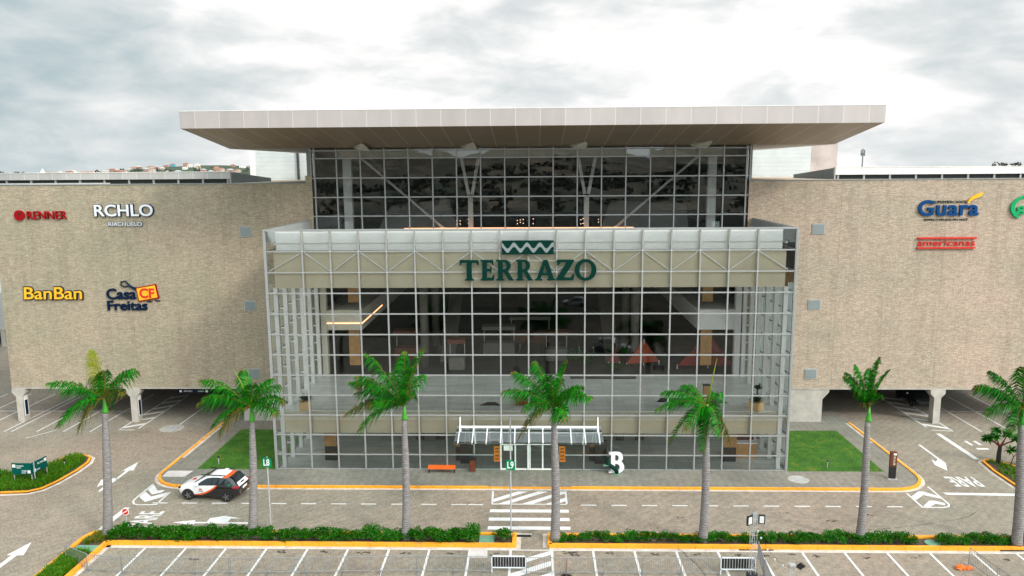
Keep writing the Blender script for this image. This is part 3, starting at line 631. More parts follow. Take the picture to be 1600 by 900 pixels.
# ------------------------------------------------------------------ the mall
mall = thing('shopping_mall', 'large shopping mall with stone wings, glazed centre and projecting flat canopy', 'building', (0, 0, 0))
WY = 10.85; WB, WT = 3.0, 20.8
def fr(name, parent): pass
for sx in (-1, 1):
    x0, x1 = (-45.8, -18.2) if sx < 0 else (18.2, 45.8)
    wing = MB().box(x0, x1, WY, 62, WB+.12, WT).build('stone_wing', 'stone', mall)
    MB().box(x0-.03, x1+.0, WY-.05, WY+.35, WT+.002, WT+.06).build('coping', 'louvre', wing)
    MB().box(x0+.01, x1-.01, WY-.012, 62, WB, WB+.118).build('soffit_edge', 'concrete', wing)
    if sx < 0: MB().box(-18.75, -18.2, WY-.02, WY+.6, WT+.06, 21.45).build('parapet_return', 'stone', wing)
    # pier beside the lawn
    px0, px1 = (-25.2, -18.75) if sx < 0 else (18.75, 25.2)
    pr = MB(); a, b = px0, px1
    pr.box(a, b, WY+.05, WY+.9, 0, WB-.01)
    ex = b if sx > 0 else a
    pr.add([(ex, WY+.06, 2.1), (ex+sx*.22, WY+.06, 2.35), (ex+sx*.55, WY+.06, 2.75), (ex+sx*.55, WY+.06, 2.99), (ex, WY+.06, 2.99)]+[(ex, WY+.9, 2.1), (ex+sx*.22, WY+.9, 2.35), (ex+sx*.55, WY+.9, 2.75), (ex+sx*.55, WY+.9, 2.99), (ex, WY+.9, 2.99)],
           [(0, 1, 2, 3, 4), (9, 8, 7, 6, 5), (0, 5, 6, 1), (1, 6, 7, 2), (2, 7, 8, 3), (3, 8, 9, 4)])
    pr.build('pier', 'concrete', mall)
    for cx in (34.9, 45.15):
        for cy in (WY, 21.5, 32):
            X = sx*cx; k = MB(); k.box(X-.29, X+.29, cy-.1, cy+.65, 0, WB-.01)
            prof = [(.29, 2.3), (.62, 2.66), (.62, 2.98), (-.62, 2.98), (-.62, 2.66), (-.29, 2.3)]
            k.add([(X+u, cy-.11, z) for u, z in prof]+[(X+u, cy+.66, z) for u, z in prof], [(0, 1, 2, 3, 4, 5), (11, 10, 9, 8, 7, 6)]+[(i, 6+i, 6+(i+1) % 6, (i+1) % 6) for i in range(6)])
            col = k.build('column', 'concrete', mall)
            if cy < 12:
                q = MB(); q.box(X+.291, X+.31, cy+.05, cy+.55, .5, 2.4, 0).box(X+.31, X+.32, cy+.12, cy+.48, .55, 1.9, 1); q.build('bay_plate', ['white', 'navy'], col)
    # dark back of the covered car park
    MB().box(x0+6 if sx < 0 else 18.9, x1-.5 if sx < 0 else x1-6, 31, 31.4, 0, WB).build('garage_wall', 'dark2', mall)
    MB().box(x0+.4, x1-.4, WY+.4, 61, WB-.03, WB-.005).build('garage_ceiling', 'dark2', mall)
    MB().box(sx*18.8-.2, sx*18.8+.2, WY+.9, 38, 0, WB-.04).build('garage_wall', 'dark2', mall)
    for cy in (16, 21.8, 27.5): MB().box(x0+.5, x1-.5, cy, cy+.4, WB-.45, WB-.04).build('beam', 'concrete', mall)
    # vents
    for z in (16.79, 10.4, 4.4):
        X = sx*24.05; v = MB().box(X-.52, X+.52, WY-.06, WY-.005, z-.44, z+.44, 0); v.box(X-.46, X+.46, WY-.085, WY-.06, z-.38, z+.38, 1); v.build('wall_vent', ['grey_wall', 'louvre'], mall)
# roof monitors on the wings
for sx in (-1, 1):
    xi, xo = sx*27.15, sx*62; a, b = min(xi, xo), max(xi, xo)
    rm = MB().box(a+.1, b-.1, 16.35, 27, WT-.05, 21.2).build('roof_monitor', 'blue_clad', mall)
    fa = MB(); fa.box(a, b, 16.0, 16.4, 21.2, 21.82).box(a, b, 15.95, 16.45, 21.82, 21.86, 1); fa.build('fascia', ['monitor_fascia' if sx < 0 else 'white_fascia', 'white'], rm)
    MB().add([(xi, 16.4, WT), (xi, 27, WT), (xi, 27, 21.15), (xi, 16.4, 21.80), (xi-sx*-.12, 16.4, WT), (xi-sx*-.12, 27, WT), (xi-sx*-.12, 27, 21.15), (xi-sx*-.12, 16.4, 21.80)],
             [(0, 1, 2, 3), (7, 6, 5, 4), (3, 2, 6, 7), (1, 5, 6, 2), (0, 3, 7, 4)]).build('side_wall', 'blue_clad', rm)
    MB().add([(a, 16.4, 21.80), (b, 16.4, 21.80), (b, 27, 21.15), (a, 27, 21.15)], [(0, 1, 2, 3)]).build('roof_sheet', 'monitor_fascia', rm)
    MB().box(a+.3, b-.3, 16.30, 16.345, WT+.02, 21.19).build('window_band', 'car_glass', rm)
    ps = [(a+.35+i*2.28-.08, a+.35+i*2.28+.08, 16.15, 16.29, WT, 21.19) for i in range(16) if a+.35+i*2.28 < b]
    boxes('window_post', 'alu', rm, ps+[(xi-.06, xi+.06, 15.98, 16.2, WT, 21.86)])
    if sx < 0: MB().box(-60, -36.3, 12.2, 12.5, WT+.06, WT+.16).build('roof_pipe', 'galv', mall)
# tall service volumes on the roof
for x0, x1, m, zt in ((-34.0, -18, 'pale_clad', 24.6), (18, 33.4, 'pale_clad', 24.6)):
    o = MB().box(x0, x1, 40, 58, WT, zt).build('roof_plant_house', m, mall)
    MB().box(x0-.05, x0+.6, 39.9, 40.0, WT, zt-.02).build('corner_trim', 'white_fascia', o)
    if x0 < 0: MB().box(-28.25, -28.0, 39.7, 39.95, WT, zt-.1).build('downpipe', 'dark', o)
o = MB().box(33.5, 36.7, 40.5, 46, WT, 24.95).build('stair_tower', 'rust_clad', mall)

# the flat canopy
CX = 25.05
cp = MB(); cp.box(-CX, CX, 2.0, 2.06, 24.93, 26.13)
roof = cp.build('roof_canopy', 'fascia', mall)
MB().box(-CX-.02, CX+.02, 1.98, 2.3, 26.132, 26.17).build('roof_edge_trim', 'white', roof)
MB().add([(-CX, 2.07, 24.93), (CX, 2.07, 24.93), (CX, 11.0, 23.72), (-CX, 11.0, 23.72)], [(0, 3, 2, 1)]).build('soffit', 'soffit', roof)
MB().add([(-CX, 11.0, 23.72), (CX, 11.0, 23.72), (CX, 36, 23.80), (-CX, 36, 23.80)], [(0, 3, 2, 1)]).build('rear_soffit', 'white_soffit', roof)
t_ = MB(); t_.add([(-CX, 2.06, 26.13), (CX, 2.06, 26.13), (CX, 36, 24.9), (-CX, 36, 24.9)], [(0, 1, 2, 3)])
for sx in (-1, 1):
    t_.add([(sx*CX, 2.06, 26.13), (sx*CX, 36, 24.9), (sx*CX, 36, 23.80), (sx*CX, 11, 23.72), (sx*CX, 2.06, 24.93)], [(0, 1, 2, 3, 4)])
t_.build('roof_sheet', 'fascia', roof)
for X in (-13.9, -5.0, 4.0, 13.9):
    MB().add([(X-.7, 10.5, 23.80), (X+.5, 8.4, 24.02), (X+.7, 8.6, 23.9), (X+.75, 10.9, 23.45), (X-.5, 10.9, 23.6)], [(0, 1, 2, 3, 4), (0, 4, 3, 2, 1)]).build('soffit_bracket', 'beige_lt', roof)
for X in (-17.5, -.8, 7.6): MB().tube([(X, 3, 26.1), (X, 3, 26.5)], .02, 5).build('lightning_rod', 'galv', roof)

# upper glass block
UY = 11.0; UX = 18.25; urows = [16.8, 18.05, 19.63, 21.24, 22.86, 23.5]
ucols = [-UX, -17.95]+[i*2.012 for i in range(-8, 9)]+[17.95, UX]
ug = MB().add([(-UX, UY, 16.8), (UX, UY, 16.8), (UX, UY, 23.6), (-UX, UY, 23.6)], [(0, 1, 2, 3)]).build('upper_glazing', 'glass_dark', mall)
f = MB()
for X in ucols: f.box(X-.05, X+.05, UY-.14, UY-.01, 16.8, 23.7)
for Z in urows: f.box(-UX, UX, UY-.11, UY-.02, Z-.05, Z+.05)
f.build('mullion_frame', 'alu', ug)
MB().box(-UX+2.1, UX-2.1, UY+.25, UY+.3, 22.9, 23.6).build('top_panel', 'beige_lt', ug)
boxes('corner_post', 'louvre', ug, [(-UX-.35, -UX-.02, UY-.1, UY+.6, 20.86, 23.8), (UX+.02, UX+.16, UY-.1, UY+.6, 20.86, 23.8)])
boxes('upper_column', 'white_steel', mall, [(X-.36, X+.36, UY+.5, UY+1.0, 16.2, 23.6) for X in (-15.37, 15.3)])
for X in (-4.98, 4.87):
    y = 12.0; k = MB(); k.bar((X, y, 16.3), (X, y, 19.8), .42, .3)
    for q in (-1, 1): k.bar((X+q*.1, y, 19.5), (X+q*.85, y, 23.5), .3, .26)
    k.build('y_column', 'white_steel', mall)
for sx in (-1, 1):
    k = MB()
    for d in (0, .16): k.bar((sx*(14.2+d), 11.6, 23.0), (sx*(6.8+d), 11.6, 16.6), .07)
    k.build('bracing_rod', 'white_steel', mall)
# upper room
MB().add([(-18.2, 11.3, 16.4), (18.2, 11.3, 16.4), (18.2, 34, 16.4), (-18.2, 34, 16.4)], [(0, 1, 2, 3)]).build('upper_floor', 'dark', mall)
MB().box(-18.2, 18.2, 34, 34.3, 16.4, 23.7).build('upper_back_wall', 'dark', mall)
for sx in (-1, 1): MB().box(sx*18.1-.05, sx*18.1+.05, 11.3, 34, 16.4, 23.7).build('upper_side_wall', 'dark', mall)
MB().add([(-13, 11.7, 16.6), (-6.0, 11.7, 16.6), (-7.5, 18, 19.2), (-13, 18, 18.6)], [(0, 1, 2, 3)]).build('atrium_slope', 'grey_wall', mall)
MB().add([(13.5, 11.7, 16.6), (6.0, 11.7, 16.6), (7.5, 18, 19.0), (14.5, 18, 18.6)], [(0, 3, 2, 1)]).build('atrium_slope', 'grey_wall', mall)
MB().box(-10.6, 8.8, 11.25, 11.3, 16.93, 17.0).build('light_strip', 'led', mall)
for X in (-6.2, -5.9, -5.2, -1.0, -.75, -.5, .35, 4.4, 4.6, 5.9):
    for q in range(2): z = 17.28+q*.3+random.uniform(-.08, .08); MB().box(X-.03, X+.03, 11.9, 11.95, z, z+.06).build('pendant_lamp', 'bulb', mall)
for X in (-7.6, -3.5, -2.2, 0, 1.2, 2.3, 3.6, 8.0, 9.3): MB().tube([(X, 11.6, 18.0), (X, 11.7, 18.0)], .13, 12).build('round_vent', 'black', mall)

# glass box
HX = 18.66
rows = [0.10, 1.215]+[1.215+1.5*i for i in range(1, 12)]
cols = [-HX+.05]+[2.0*i for i in range(-8, 9)]+[HX-.05]
gb = MB()
gb.add([(-HX, 0, .1), (-5, 0, .1), (-5, 0, 17.7), (-HX, 0, 17.7)], [(0, 1, 2, 3)])
gb.add([(5, 0, .1), (HX, 0, .1), (HX, 0, 17.7), (5, 0, 17.7)], [(0, 1, 2, 3)])
gb.add([(-5, 0, 2.5), (5, 0, 2.5), (5, 0, 17.7), (-5, 0, 17.7)], [(0, 1, 2, 3)])
gb.add([(-5, 0, .1), (-2.1, 0, .1), (-2.1, 0, 2.5), (-5, 0, 2.5)], [(0, 1, 2, 3)])
gb.add([(2.1, 0, .1), (5, 0, .1), (5, 0, 2.5), (2.1, 0, 2.5)], [(0, 1, 2, 3)])
front = gb.build('glass_front', 'glass', mall)
f = MB()
for X in cols:
    z0 = .1
    if abs(X) < 2.05: z0 = 2.5 if X else 3.5
    f.box(X-.05, X+.05, -.13, -.01, z0, 17.715)
for Z in rows:
    if Z < 2: f.box(-HX, -2.1, -.10, -.02, Z-.04, Z+.04).box(2.1, HX, -.10, -.02, Z-.04, Z+.04)
    else: f.box(-HX, HX, -.10, -.02, Z-.045, Z+.045)
f.box(-HX-.06, HX+.06, -.16, -.0, 17.67, 17.79); f.box(-HX-.07, -HX+.04, -.15, .12, .1, 17.7); f.box(HX-.04, HX+.07, -.15, .12, .1, 17.7)
f.build('mullion_frame', 'alu', front)
n = MB()
for X in cols[1:-1]:
    for Z in rows[2:]: n.box(X-.085, X+.085, -.145, -.13, Z-.03, Z+.03)
n.build('frame_clamp', 'galv', front)
k = MB()
for i in range(-9, 9):
    a, b = 2*i+.1, 2*i+1.9
    if i == -9: a = -HX+.2; b = -16.1
    if i == 8: a, b = 16.1, HX-.5
    up_ = (i % 2 != 0)
    k.bar((a, .10, 14.8 if up_ else 16.12), (b, .10, 16.12 if up_ else 14.8), .075)
k.build('truss_diagonal', 'white_steel', front)
k = MB().box(-HX+.7, HX-.9, .27, .3, 16.26, 17.6)
for i in range(-8, 9): k.box(2*i+.0, 2*i+.012, .262, .269, 16.26, 17.6)
k.build('white_bulkhead', 'white_panel', front)
MB().box(-HX+.5, HX-.6, .27, .6, 13.55, 16.2).build('beige_bulkhead', 'beige', front)
k = MB()
for i in range(-8, 9): k.box(2*i-.04, 2*i+.04, .05, .26, 13.6, 17.6)
k.build('bulkhead_fin', 'beige_lt', front)
# level-two slab edge
MB().box(-HX+.15, HX-.15, .28, .9, 3.72, 4.2).build('slab_edge', 'beige_lt', front)
MB().box(-HX+.4, HX-.4, .40, .5, 2.7, 3.71).build('slab_bulkhead', 'beige', front)
k = MB()
for X in cols[1:-1]: k.box(X-.07, X+.07, .03, .27, 2.7, 4.2)
k.build('slab_fin', 'beige', front)
MB().box(-HX+.15, HX-.15, .9, 11, 4.1, 4.25).build('floor_slab', 'tile', mall)
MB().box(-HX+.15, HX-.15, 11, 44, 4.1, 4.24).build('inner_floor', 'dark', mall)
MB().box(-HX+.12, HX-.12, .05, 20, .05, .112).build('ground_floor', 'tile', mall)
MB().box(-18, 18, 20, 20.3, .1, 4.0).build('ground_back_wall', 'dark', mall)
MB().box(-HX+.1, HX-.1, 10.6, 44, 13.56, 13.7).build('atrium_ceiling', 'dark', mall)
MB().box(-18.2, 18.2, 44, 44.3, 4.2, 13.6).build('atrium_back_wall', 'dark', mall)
rg = MB().add([(-HX+.1, .1, 16.8), (HX-.1, .1, 16.8), (HX-.1, UY, 16.8), (-HX+.1, UY, 16.8)], [(0, 1, 2, 3)]).build('box_roof', 'glass_side', mall)  # unseen roof; glazing added to let daylight into the hall
k = MB()
for i in range(-9, 10): k.box(2*i-.05, 2*i+.05, .1, UY-.15, 16.66, 16.79)
for i in range(1, 6): k.box(-HX+.1, HX-.1, i*1.85-.05, i*1.85+.05, 16.6, 16.655)
k.build('roof_rafter', 'white_steel', rg)
for sx in (-1, 1):
    MB().box(sx*(HX-.1)-.06, sx*(HX-.1)+.06, .15, WY-.02, 16.8, 17.7).build('side_parapet', 'grey_wall', mall)
    MB().box(sx*18.05-.05, sx*18.05+.05, 11.2, 44, .1, 13.6).build('shop_wall', 'dark', mall)
    # shop front behind the end of the atrium
    X0, X1 = (-18.0, -14.45) if sx < 0 else (14.35, 18.0)
    m_ = 'beige_lt' if sx < 0 else 'white_panel'
    b = MB().box(X0, X1, 11.0, 40, 8.22, 9.95).build('balcony', m_, mall)
    if sx < 0: MB().box(X0+.4, X1+.02, 10.96, 10.99, 8.8, 8.86).box(X1+.002, X1+.03, 11, 20, 8.8, 8.86).build('light_strip', 'led', b)
    k = MB().box(sx*17.75-.25, sx*17.75+.25, 10.9, 11.4, 4.25, 13.5); k.build('shop_pilaster', m_, mall)
    k = MB().box(sx*15.2-.5, sx*15.2+.45, 11.2, 11.5, 5.05, 8.2).box(sx*15.2-.45, sx*15.2+.45, 11.3, 11.6, 10.6, 13.5); k.build('wood_panel', 'wood', mall)
    # side glazing with white posts
    X = sx*HX; sg = MB().add([(X, .1, .1), (X, WY, .1), (X, WY, 17.6), (X, .1, 17.6)], [(0, 1, 2, 3)]).build('side_glazing', 'glass_side', mall)
    f = MB(); nb = 5
    for i in range(nb+1):
        y = .2+i*(WY-.35)/nb
        f.box(X-.03, X+.03, y-.05, y+.05, .1, 17.6)
    for Z in rows: f.box(X-.05, X+.05, .1, WY, Z-.04, Z+.04)
    f.build('side_mullion', 'alu', sg)
    f = MB()
    for i in range(nb+1):
        y = .35+i*(WY-.7)/nb
        f.box(X-sx*.5-.15, X-sx*.5+.15, y-.13, y+.13, .1, 13.55)
        for Z in rows[1:]:
            if Z < 13.4: f.box(min(X, X-sx*.5), max(X, X-sx*.5), y-.04, y+.04, Z-.05, Z+.05)
    f.build('white_post', 'white_steel', sg)
for X in (-15.03, -5.1, 5.0, 15.0):
    cxx = MB().box(X-.47, X+.47, 1.5, 2.3, 1.25, 2.72, 0).box(X-.45, X+.45, 1.55, 2.25, .11, 1.24, 1); cxx.build('clad_column', ['wood', 'black'], mall)
boxes('dark_banner', 'black', mall, [(q*X-.35, q*X+.35, 6, 6.1, .15, 2.6) for q in (-1, 1) for X in (7.3, 8.9)])
boxes('dark_kiosk_wall', 'dark', mall, [(-5.15, -4.25, 1.0, 1.3, .11, 1.9), (4.9, 5.8, 1.0, 1.3, .11, 1.9)])
for X, Y in ((-9.5, 14), (9.5, 14.5), (-9.5, 22), (9.5, 22)):
    MB().tube([(X, Y, 4.25), (X, Y, 13.5)], .38, 16).build('hall_column', 'hall_grey', mall, smooth=True)
for i, (X, Y, w_, m_) in enumerate(((-11.5, 17, 2.4, 'brown'), (-3, 19, 3.0, 'hall_grey'), (2.5, 16.5, 2.0, 'hall_grey'), (0, 24, 4, 'brown'), (-6.5, 13.2, 1.4, 'hall_grey'))):
    t = thing('kiosk', ['dark brown shop kiosk inside at the left of the hall', 'grey kiosk deep inside the hall', 'grey kiosk inside near the middle of the hall', 'wide brown kiosk farthest inside the hall', 'small grey counter inside behind the third palm'][i], 'kiosk', (X, Y, 4.25))
    MB().box(-w_/2, w_/2, -.6, .6, 0, 1.1).build('counter', m_, t); MB().box(-w_/2-.1, w_/2+.1, -.7, .7, 2.4, 2.75).build('canopy', 'hall_grey' if i % 2 else 'brown', t)
    for a in (-1, 1): MB().box(a*(w_/2-.05)-.05, a*(w_/2-.05)+.05, .4, .5, 1.1, 2.4).build('post', 'alu', t)
MB().bar((-7.6, 15, 4.3), (-7.6, 26, 10.0), 1.3, .5).build('escalator', 'hall_grey', mall); MB().bar((7.6, 15, 4.3), (7.6, 26, 10.0), 1.3, .5).build('escalator', 'hall_grey', mall)
# doors
dr = MB()
for X in (-2.05, -1.0, 0, 1.0, 2.05): dr.box(X-.05, X+.05, -.14, .0, .1, 2.5)
dr.box(-2.1, 2.1, -.14, 0, 2.42, 2.52).box(-2.1, 2.1, -.13, -.01, .1, .19).box(-2.1, 2.1, -.12, -.02, 2.0, 2.06)
dr.box(-.12, -.06, -.19, -.14, .2, 2.4).box(.06, .12, -.19, -.14, .2, 2.4)
ed = dr.build('entrance_door', 'white', mall)
MB().add([(-2.1, -.06, .1), (2.1, -.06, .1), (2.1, -.06, 2.5), (-2.1, -.06, 2.5)], [(0, 1, 2, 3)]).build('door_glass', 'glass', ed)
MB().box(-1.85, -1.2, -.075, -.065, 1.55, 1.95).build('door_notice', 'white', ed)
# entrance canopy
ec = MB()
for i in range(11): X = -5+i; ec.bar((X, -.1, 3.38), (X, -2.0, 2.76), .07, .12)
ec.bar((-5.05, -.2, 3.40), (5.05, -.2, 3.40), .09, .12).bar((-5.05, -1.85, 2.82), (5.05, -1.85, 2.82), .07, .08)
ec.bar((-5.0, -.08, 3.4), (-5.0, -.08, 4.1), .09).bar((5.0, -.08, 3.4), (5.0, -.08, 4.1), .09)
eo = ec.build('entrance_canopy', 'white', mall)
MB().add([(-5.2, -.1, 3.42), (5.2, -.1, 3.42), (5.3, -2.1, 2.79), (-5.3, -2.1, 2.79)], [(0, 1, 2, 3)]).build('canopy_glass', 'glass_canopy', eo)
MB().box(-4.9, 4.9, -.25, -.15, 3.05, 3.3).build('canopy_beam', 'white_panel', eo)
# annex at the far left
an = thing('storage_building', 'plain grey building with a dark opening behind the far left end of the stone wing', 'building', (0, 0, 0))
MB().box(-90, -66.4, 40, 70, 2.6, 7).build('wall', 'grey_wall', an); MB().box(-90, -66.3, 39.9, 70, 2.2, 2.59).build('band', 'concrete', an); MB().box(-89, -66.9, 43, 43.3, 0, 2.2).build('opening', 'dark', an)
for X in (-67, -74, -82): MB().box(X-.3, X+.3, 40, 40.6, 0, 2.2).build('column', 'concrete', an)

# ------------------------------------------------------------------ signs on the wings
SY = WY-.02
def sign(label): return thing('shop_sign', label, 'sign', (0, 0, 0), group='shop signs on the stone wings')
s1 = sign('deep red sign with a round emblem and serif capitals, upper left of the left wing')
curve_mesh('emblem_disc', [arc(-43.42, 18.28, .44, .44, 0, 350, 30)], .16, 'red', (-43.86, -42.98, 17.84, 18.72), SY, s1)
text('emblem_letter', 'r', (-43.58, -43.2, 18.0, 18.55), SY-.165, .02, 'black', s1, shear=.3)
text('lettering', 'RENNER', (-42.75, -39.32, 17.95, 18.63), SY, .16, 'red', s1, offset=0)
s2 = sign('white five letter sign with a smaller line of capitals below it, upper left wing')
text('lettering_backing', 'RCHLO', (-36.93, -31.76, 18.10, 19.20), SY, .12, 'navy', s2, offset=.035); text('lettering', 'RCHLO', (-36.88, -31.84, 18.15, 19.16), SY-.125, .05, 'silver', s2, offset=.015)
text('small_lettering_backing', 'RIACHUELO', (-35.84, -32.84, 17.27, 17.69), SY, .05, 'navy', s2, offset=.015); text('small_lettering', 'RIACHUELO', (-35.8, -32.89, 17.31, 17.66), SY-.055, .02, 'silver', s2, offset=0)
s3 = sign('rounded yellow sign with black outline, lower left of the left wing')
text('outline', 'BanBan', (-43.82, -38.52, 10.95, 12.17), SY, .12, 'black', s3, offset=.045, shear=.06); text('lettering', 'BanBan', (-43.72, -38.60, 11.03, 12.09), SY-.125, .06, 'ylw', s3, offset=.008, shear=.06)
s4 = sign('navy two line sign with a tilted yellow price tag and looped string')
text('lettering', 'Casa', (-36.5, -33.92, 11.0, 11.95), SY, .12, 'navy', s4, offset=.022); text('lettering', 'Freitas', (-36.5, -33.0, 10.03, 10.88), SY, .12, 'navy', s4, offset=.022)
tag0 = curve_mesh('price_tag', [[(-33.86, 12.02), (-32.10, 12.34), (-31.90, 11.10), (-33.68, 10.79)]], .14, 'red', (-33.88, -31.9, 10.79, 12.34), SY, s4)
curve_mesh('tag_face', [[(-33.76, 11.94), (-32.18, 12.22), (-32.01, 11.18), (-33.60, 10.90)]], .03, 'ylw', (-33.78, -32.0, 10.9, 12.23), SY-.145, tag0)
o = text('tag_letters', 'CF', (-33.55, -32.25, 11.12, 11.98), SY-.178, .03, 'red2', tag0, offset=.03)
k = MB().tube([(-33.7, SY-.1, 11.9), (-34.3, SY-.1, 12.15), (-34.75, SY-.1, 12.6), (-35.1, SY-.1, 12.55), (-35.15, SY-.1, 12.25), (-34.85, SY-.1, 12.1), (-34.5, SY-.1, 12.2), (-34.2, SY-.1, 12.0), (-33.8, SY-.1, 11.75)], .06, 6); k.build('tag_string', 'navy', s4)
MB().box(-33.0, -32.55, SY-.1, SY, 10.78, 10.85).box(-32.3, -31.85, SY-.1, SY, 10.84, 10.91).build('dash', 'navy', s4)
s5 = sign('bold blue sign with a yellow feather as its accent, right wing')
text('lettering', 'Guara', (32.08, 36.98, 17.83, 19.14), SY, .16, 'blue', s5, offset=.02, spacing=1.06)
text('small_lettering', 'SUPERMERCADOS', (33.3, 36.0, 18.86, 19.08), SY, .03, 'dark_green', s5, offset=0)
text('small_lettering', 'SEMPRE O MELHOR PRA VOCÊ', (32.64, 36.2, 17.42, 17.64), SY, .03, 'dark_green', s5, offset=0)
curve_mesh('feather', [[(36.0, 18.86), (36.15, 19.15), (36.45, 19.45), (36.8, 19.62), (37.3, 19.7), (37.15, 19.5), (36.85, 19.3), (36.5, 19.18), (36.3, 19.05), (36.12, 18.84)]], .16, 'ylw', (36.0, 37.3, 18.86, 19.7), SY, s5)
s6 = sign('red lower case sign between two red bars, right wing')
text('lettering', 'americanas', (32.27, 36.95, 15.36, 15.83), SY, .08, 'red2', s6, offset=.0)
MB().box(32.2, 37.0, SY-.18, SY, 15.93, 16.05).box(32.2, 36.95, SY-.18, SY, 15.12, 15.24).build('bar', 'red2', s6)
s7 = sign('green ring sign with lower case letters cut off by the right edge of the photo')
curve_mesh('ring', [arc(41.1, 18.55, 1.55, .98, 75, 235, 30)+list(reversed(arc(41.2, 18.55, 1.34, .84, 78, 228, 30)))], .16, 'gring', (39.55, 41.5, 17.58, 19.53), SY, s7)
text('lettering', 'giga', (40.0, 42.6, 17.9, 18.78), SY, .14, 'gring', s7, offset=.02)

# name over the entrance
st = thing('building_sign', 'dark green serif capitals under a wave emblem fixed to the glass front', 'sign', (0, 0, 0))
for ch, x0, x1 in (('T', -4.82, -3.47), ('E', -3.36, -2.38), ('R', -2.26, -.98), ('R', -.87, .36), ('A', .46, 1.92), ('Z', 1.96, 3.2), ('O', 3.24, 4.76)):
    dz = .04 if ch == 'O' else 0
    glyph('letter', ch, (x0, x1, 14.15-dz, 15.6+dz), -.22, .2, 'dark_green', st)
W0, W1 = -1.84, 1.78; n = 60
def wv(x, ph=0): return .21*math.sin((x-W0)/(W1-W0)*8*math.pi+1.95+ph)
up_ = [(W0, 16.96), (W1, 16.96)]+[(W1-(W1-W0)*i/n, 16.62+wv(W1-(W1-W0)*i/n)) for i in range(n+1)]
lo_ = [(W0, 15.98), (W1, 15.98)]+[(W1-(W1-W0)*i/n, 16.28+wv(W1-(W1-W0)*i/n)) for i in range(n+1)]
curve_mesh('wave_panel', [up_], .12, 'dark_green', None, -.22, st); curve_mesh('wave_panel', [lo_], .12, 'dark_green', None, -.22, st)
md = [(W0+(W1-W0)*i/n, 16.60+wv(W0+(W1-W0)*i/n)) for i in range(n+1)]+[(W1-(W1-W0)*i/n, 16.32+wv(W1-(W1-W0)*i/n)) for i in range(n+1)]
curve_mesh('wave_band', [md], .14, 'louvre', None, -.24, st)
k = MB().box(-4.7, 4.7, -.215, -.17, 15.50, 15.54).box(-4.7, 4.7, -.215, -.17, 14.25, 14.29); k.build('fixing_rail', 'alu', st)

# ------------------------------------------------------------------ things inside, on the floors
def agave(g, x, y, z, r, n=26):
    for i in range(n):
        a = i*2.4; e = random.uniform(.15, 1.25); l = r*random.uniform(.75, 1.1); d = Vector((math.cos(a)*math.cos(e), math.sin(a)*math.cos(e), math.sin(e))); s_ = Vector((-math.sin(a), math.cos(a), 0))*.055*r/.5
        p0 = Vector((x, y, z)); p1 = p0+d*l*.55; p2 = p0+d*l+Vector((0, 0, -.12*l)); g.add([p0-s_*.6, p0+s_*.6, p1+s_, p1-s_, p2], [(0, 1, 2, 3), (3, 2, 4)])
for (x, y, lab, kind) in ((-16.74, 1.3, 'square wooden planter with spiky agaves behind the glass at the left corner', 0), (16.7, 1.3, 'angled wooden planter with two tiers of spiky leaves behind the right glass corner', 1)):
    t = thing('planter', lab, 'planter', (x, y, 4.25), R(45) if kind else R(20))
    MB().box(-.42, .42, -.42, .42, 0, .62).box(-.37, .37, -.37, .37, .62, .64).build('pot', 'pot', t, bevel=.02)
    g = MB(); agave(g, 0, 0, .62, .75, 34); agave(g, .2, .1, .7, .6, 20)
    if kind: g.tube([(0.1, 0, .6), (.15, 0, 1.5)], .05, 6); agave(g, .15, 0, 1.5, .6, 30)
    g.build('foliage', 'palm_b', t)
for (x, y, w_, h_, m_, lab, rz) in ((15.6, 13, 5.0, 3.1, 'red_fab', 'dark red pointed canopy inside behind the wood panel on the right', 0), (10.2, 14, 3.2, 2.4, 'orange_fab', 'orange red sloping play slide inside beside dark plants', .3), (7.6, 14, 1.0, 2.6, 'red_fab', 'narrow red pointed banner standing inside the dark hall', 0), (-13.3, 6.5, 1.6, .5, 'red_fab', 'low red seat inside behind the left palm crown', .5)):
    t = thing('play_tent' if h_ > 1 else 'lounge_seat', lab, 'tent' if h_ > 1 else 'seat', (x, y, 4.25), rz)
    if h_ > 1:
        MB().add([(-w_/2, 0, .3), (w_/2, 0, .3), (w_*.05, .2, h_), (-w_*.3, 1.5, .4), (w_/2, 1.5, .4)], [(0, 1, 2), (0, 2, 3), (1, 4, 2), (3, 2, 4)]).build('canvas', m_, t)
        MB().tube([(w_*.05, .2, 0), (w_*.05, .2, h_)], .05, 6).tube([(-w_/2, 0, 0), (-w_/2, 0, .4)], .04, 6).tube([(w_/2, 0, 0), (w_/2, 0, .4)], .04, 6).build('pole', 'white_steel', t)
    else:
        MB().box(-.8, .8, -.3, .3, .1, .42).box(-.8, .8, .2, .3, .42, .75).build('cushion', m_, t, bevel=.05)
t = thing('indoor_garden', 'dark clump of large leaved plants growing inside the hall', 'plants', (5.8, 11.2, 4.25))
g = MB()
for k in range(9): agave(g, random.uniform(-2, 3), random.uniform(-1.5, 2.5), .4+random.random()*1.2, 1.3, 18)
g.build('foliage', 'palm_b', t); MB().box(-2.3, 3.2, -1.6, 2.6, 0, .3).build('bed', 'dark', t)
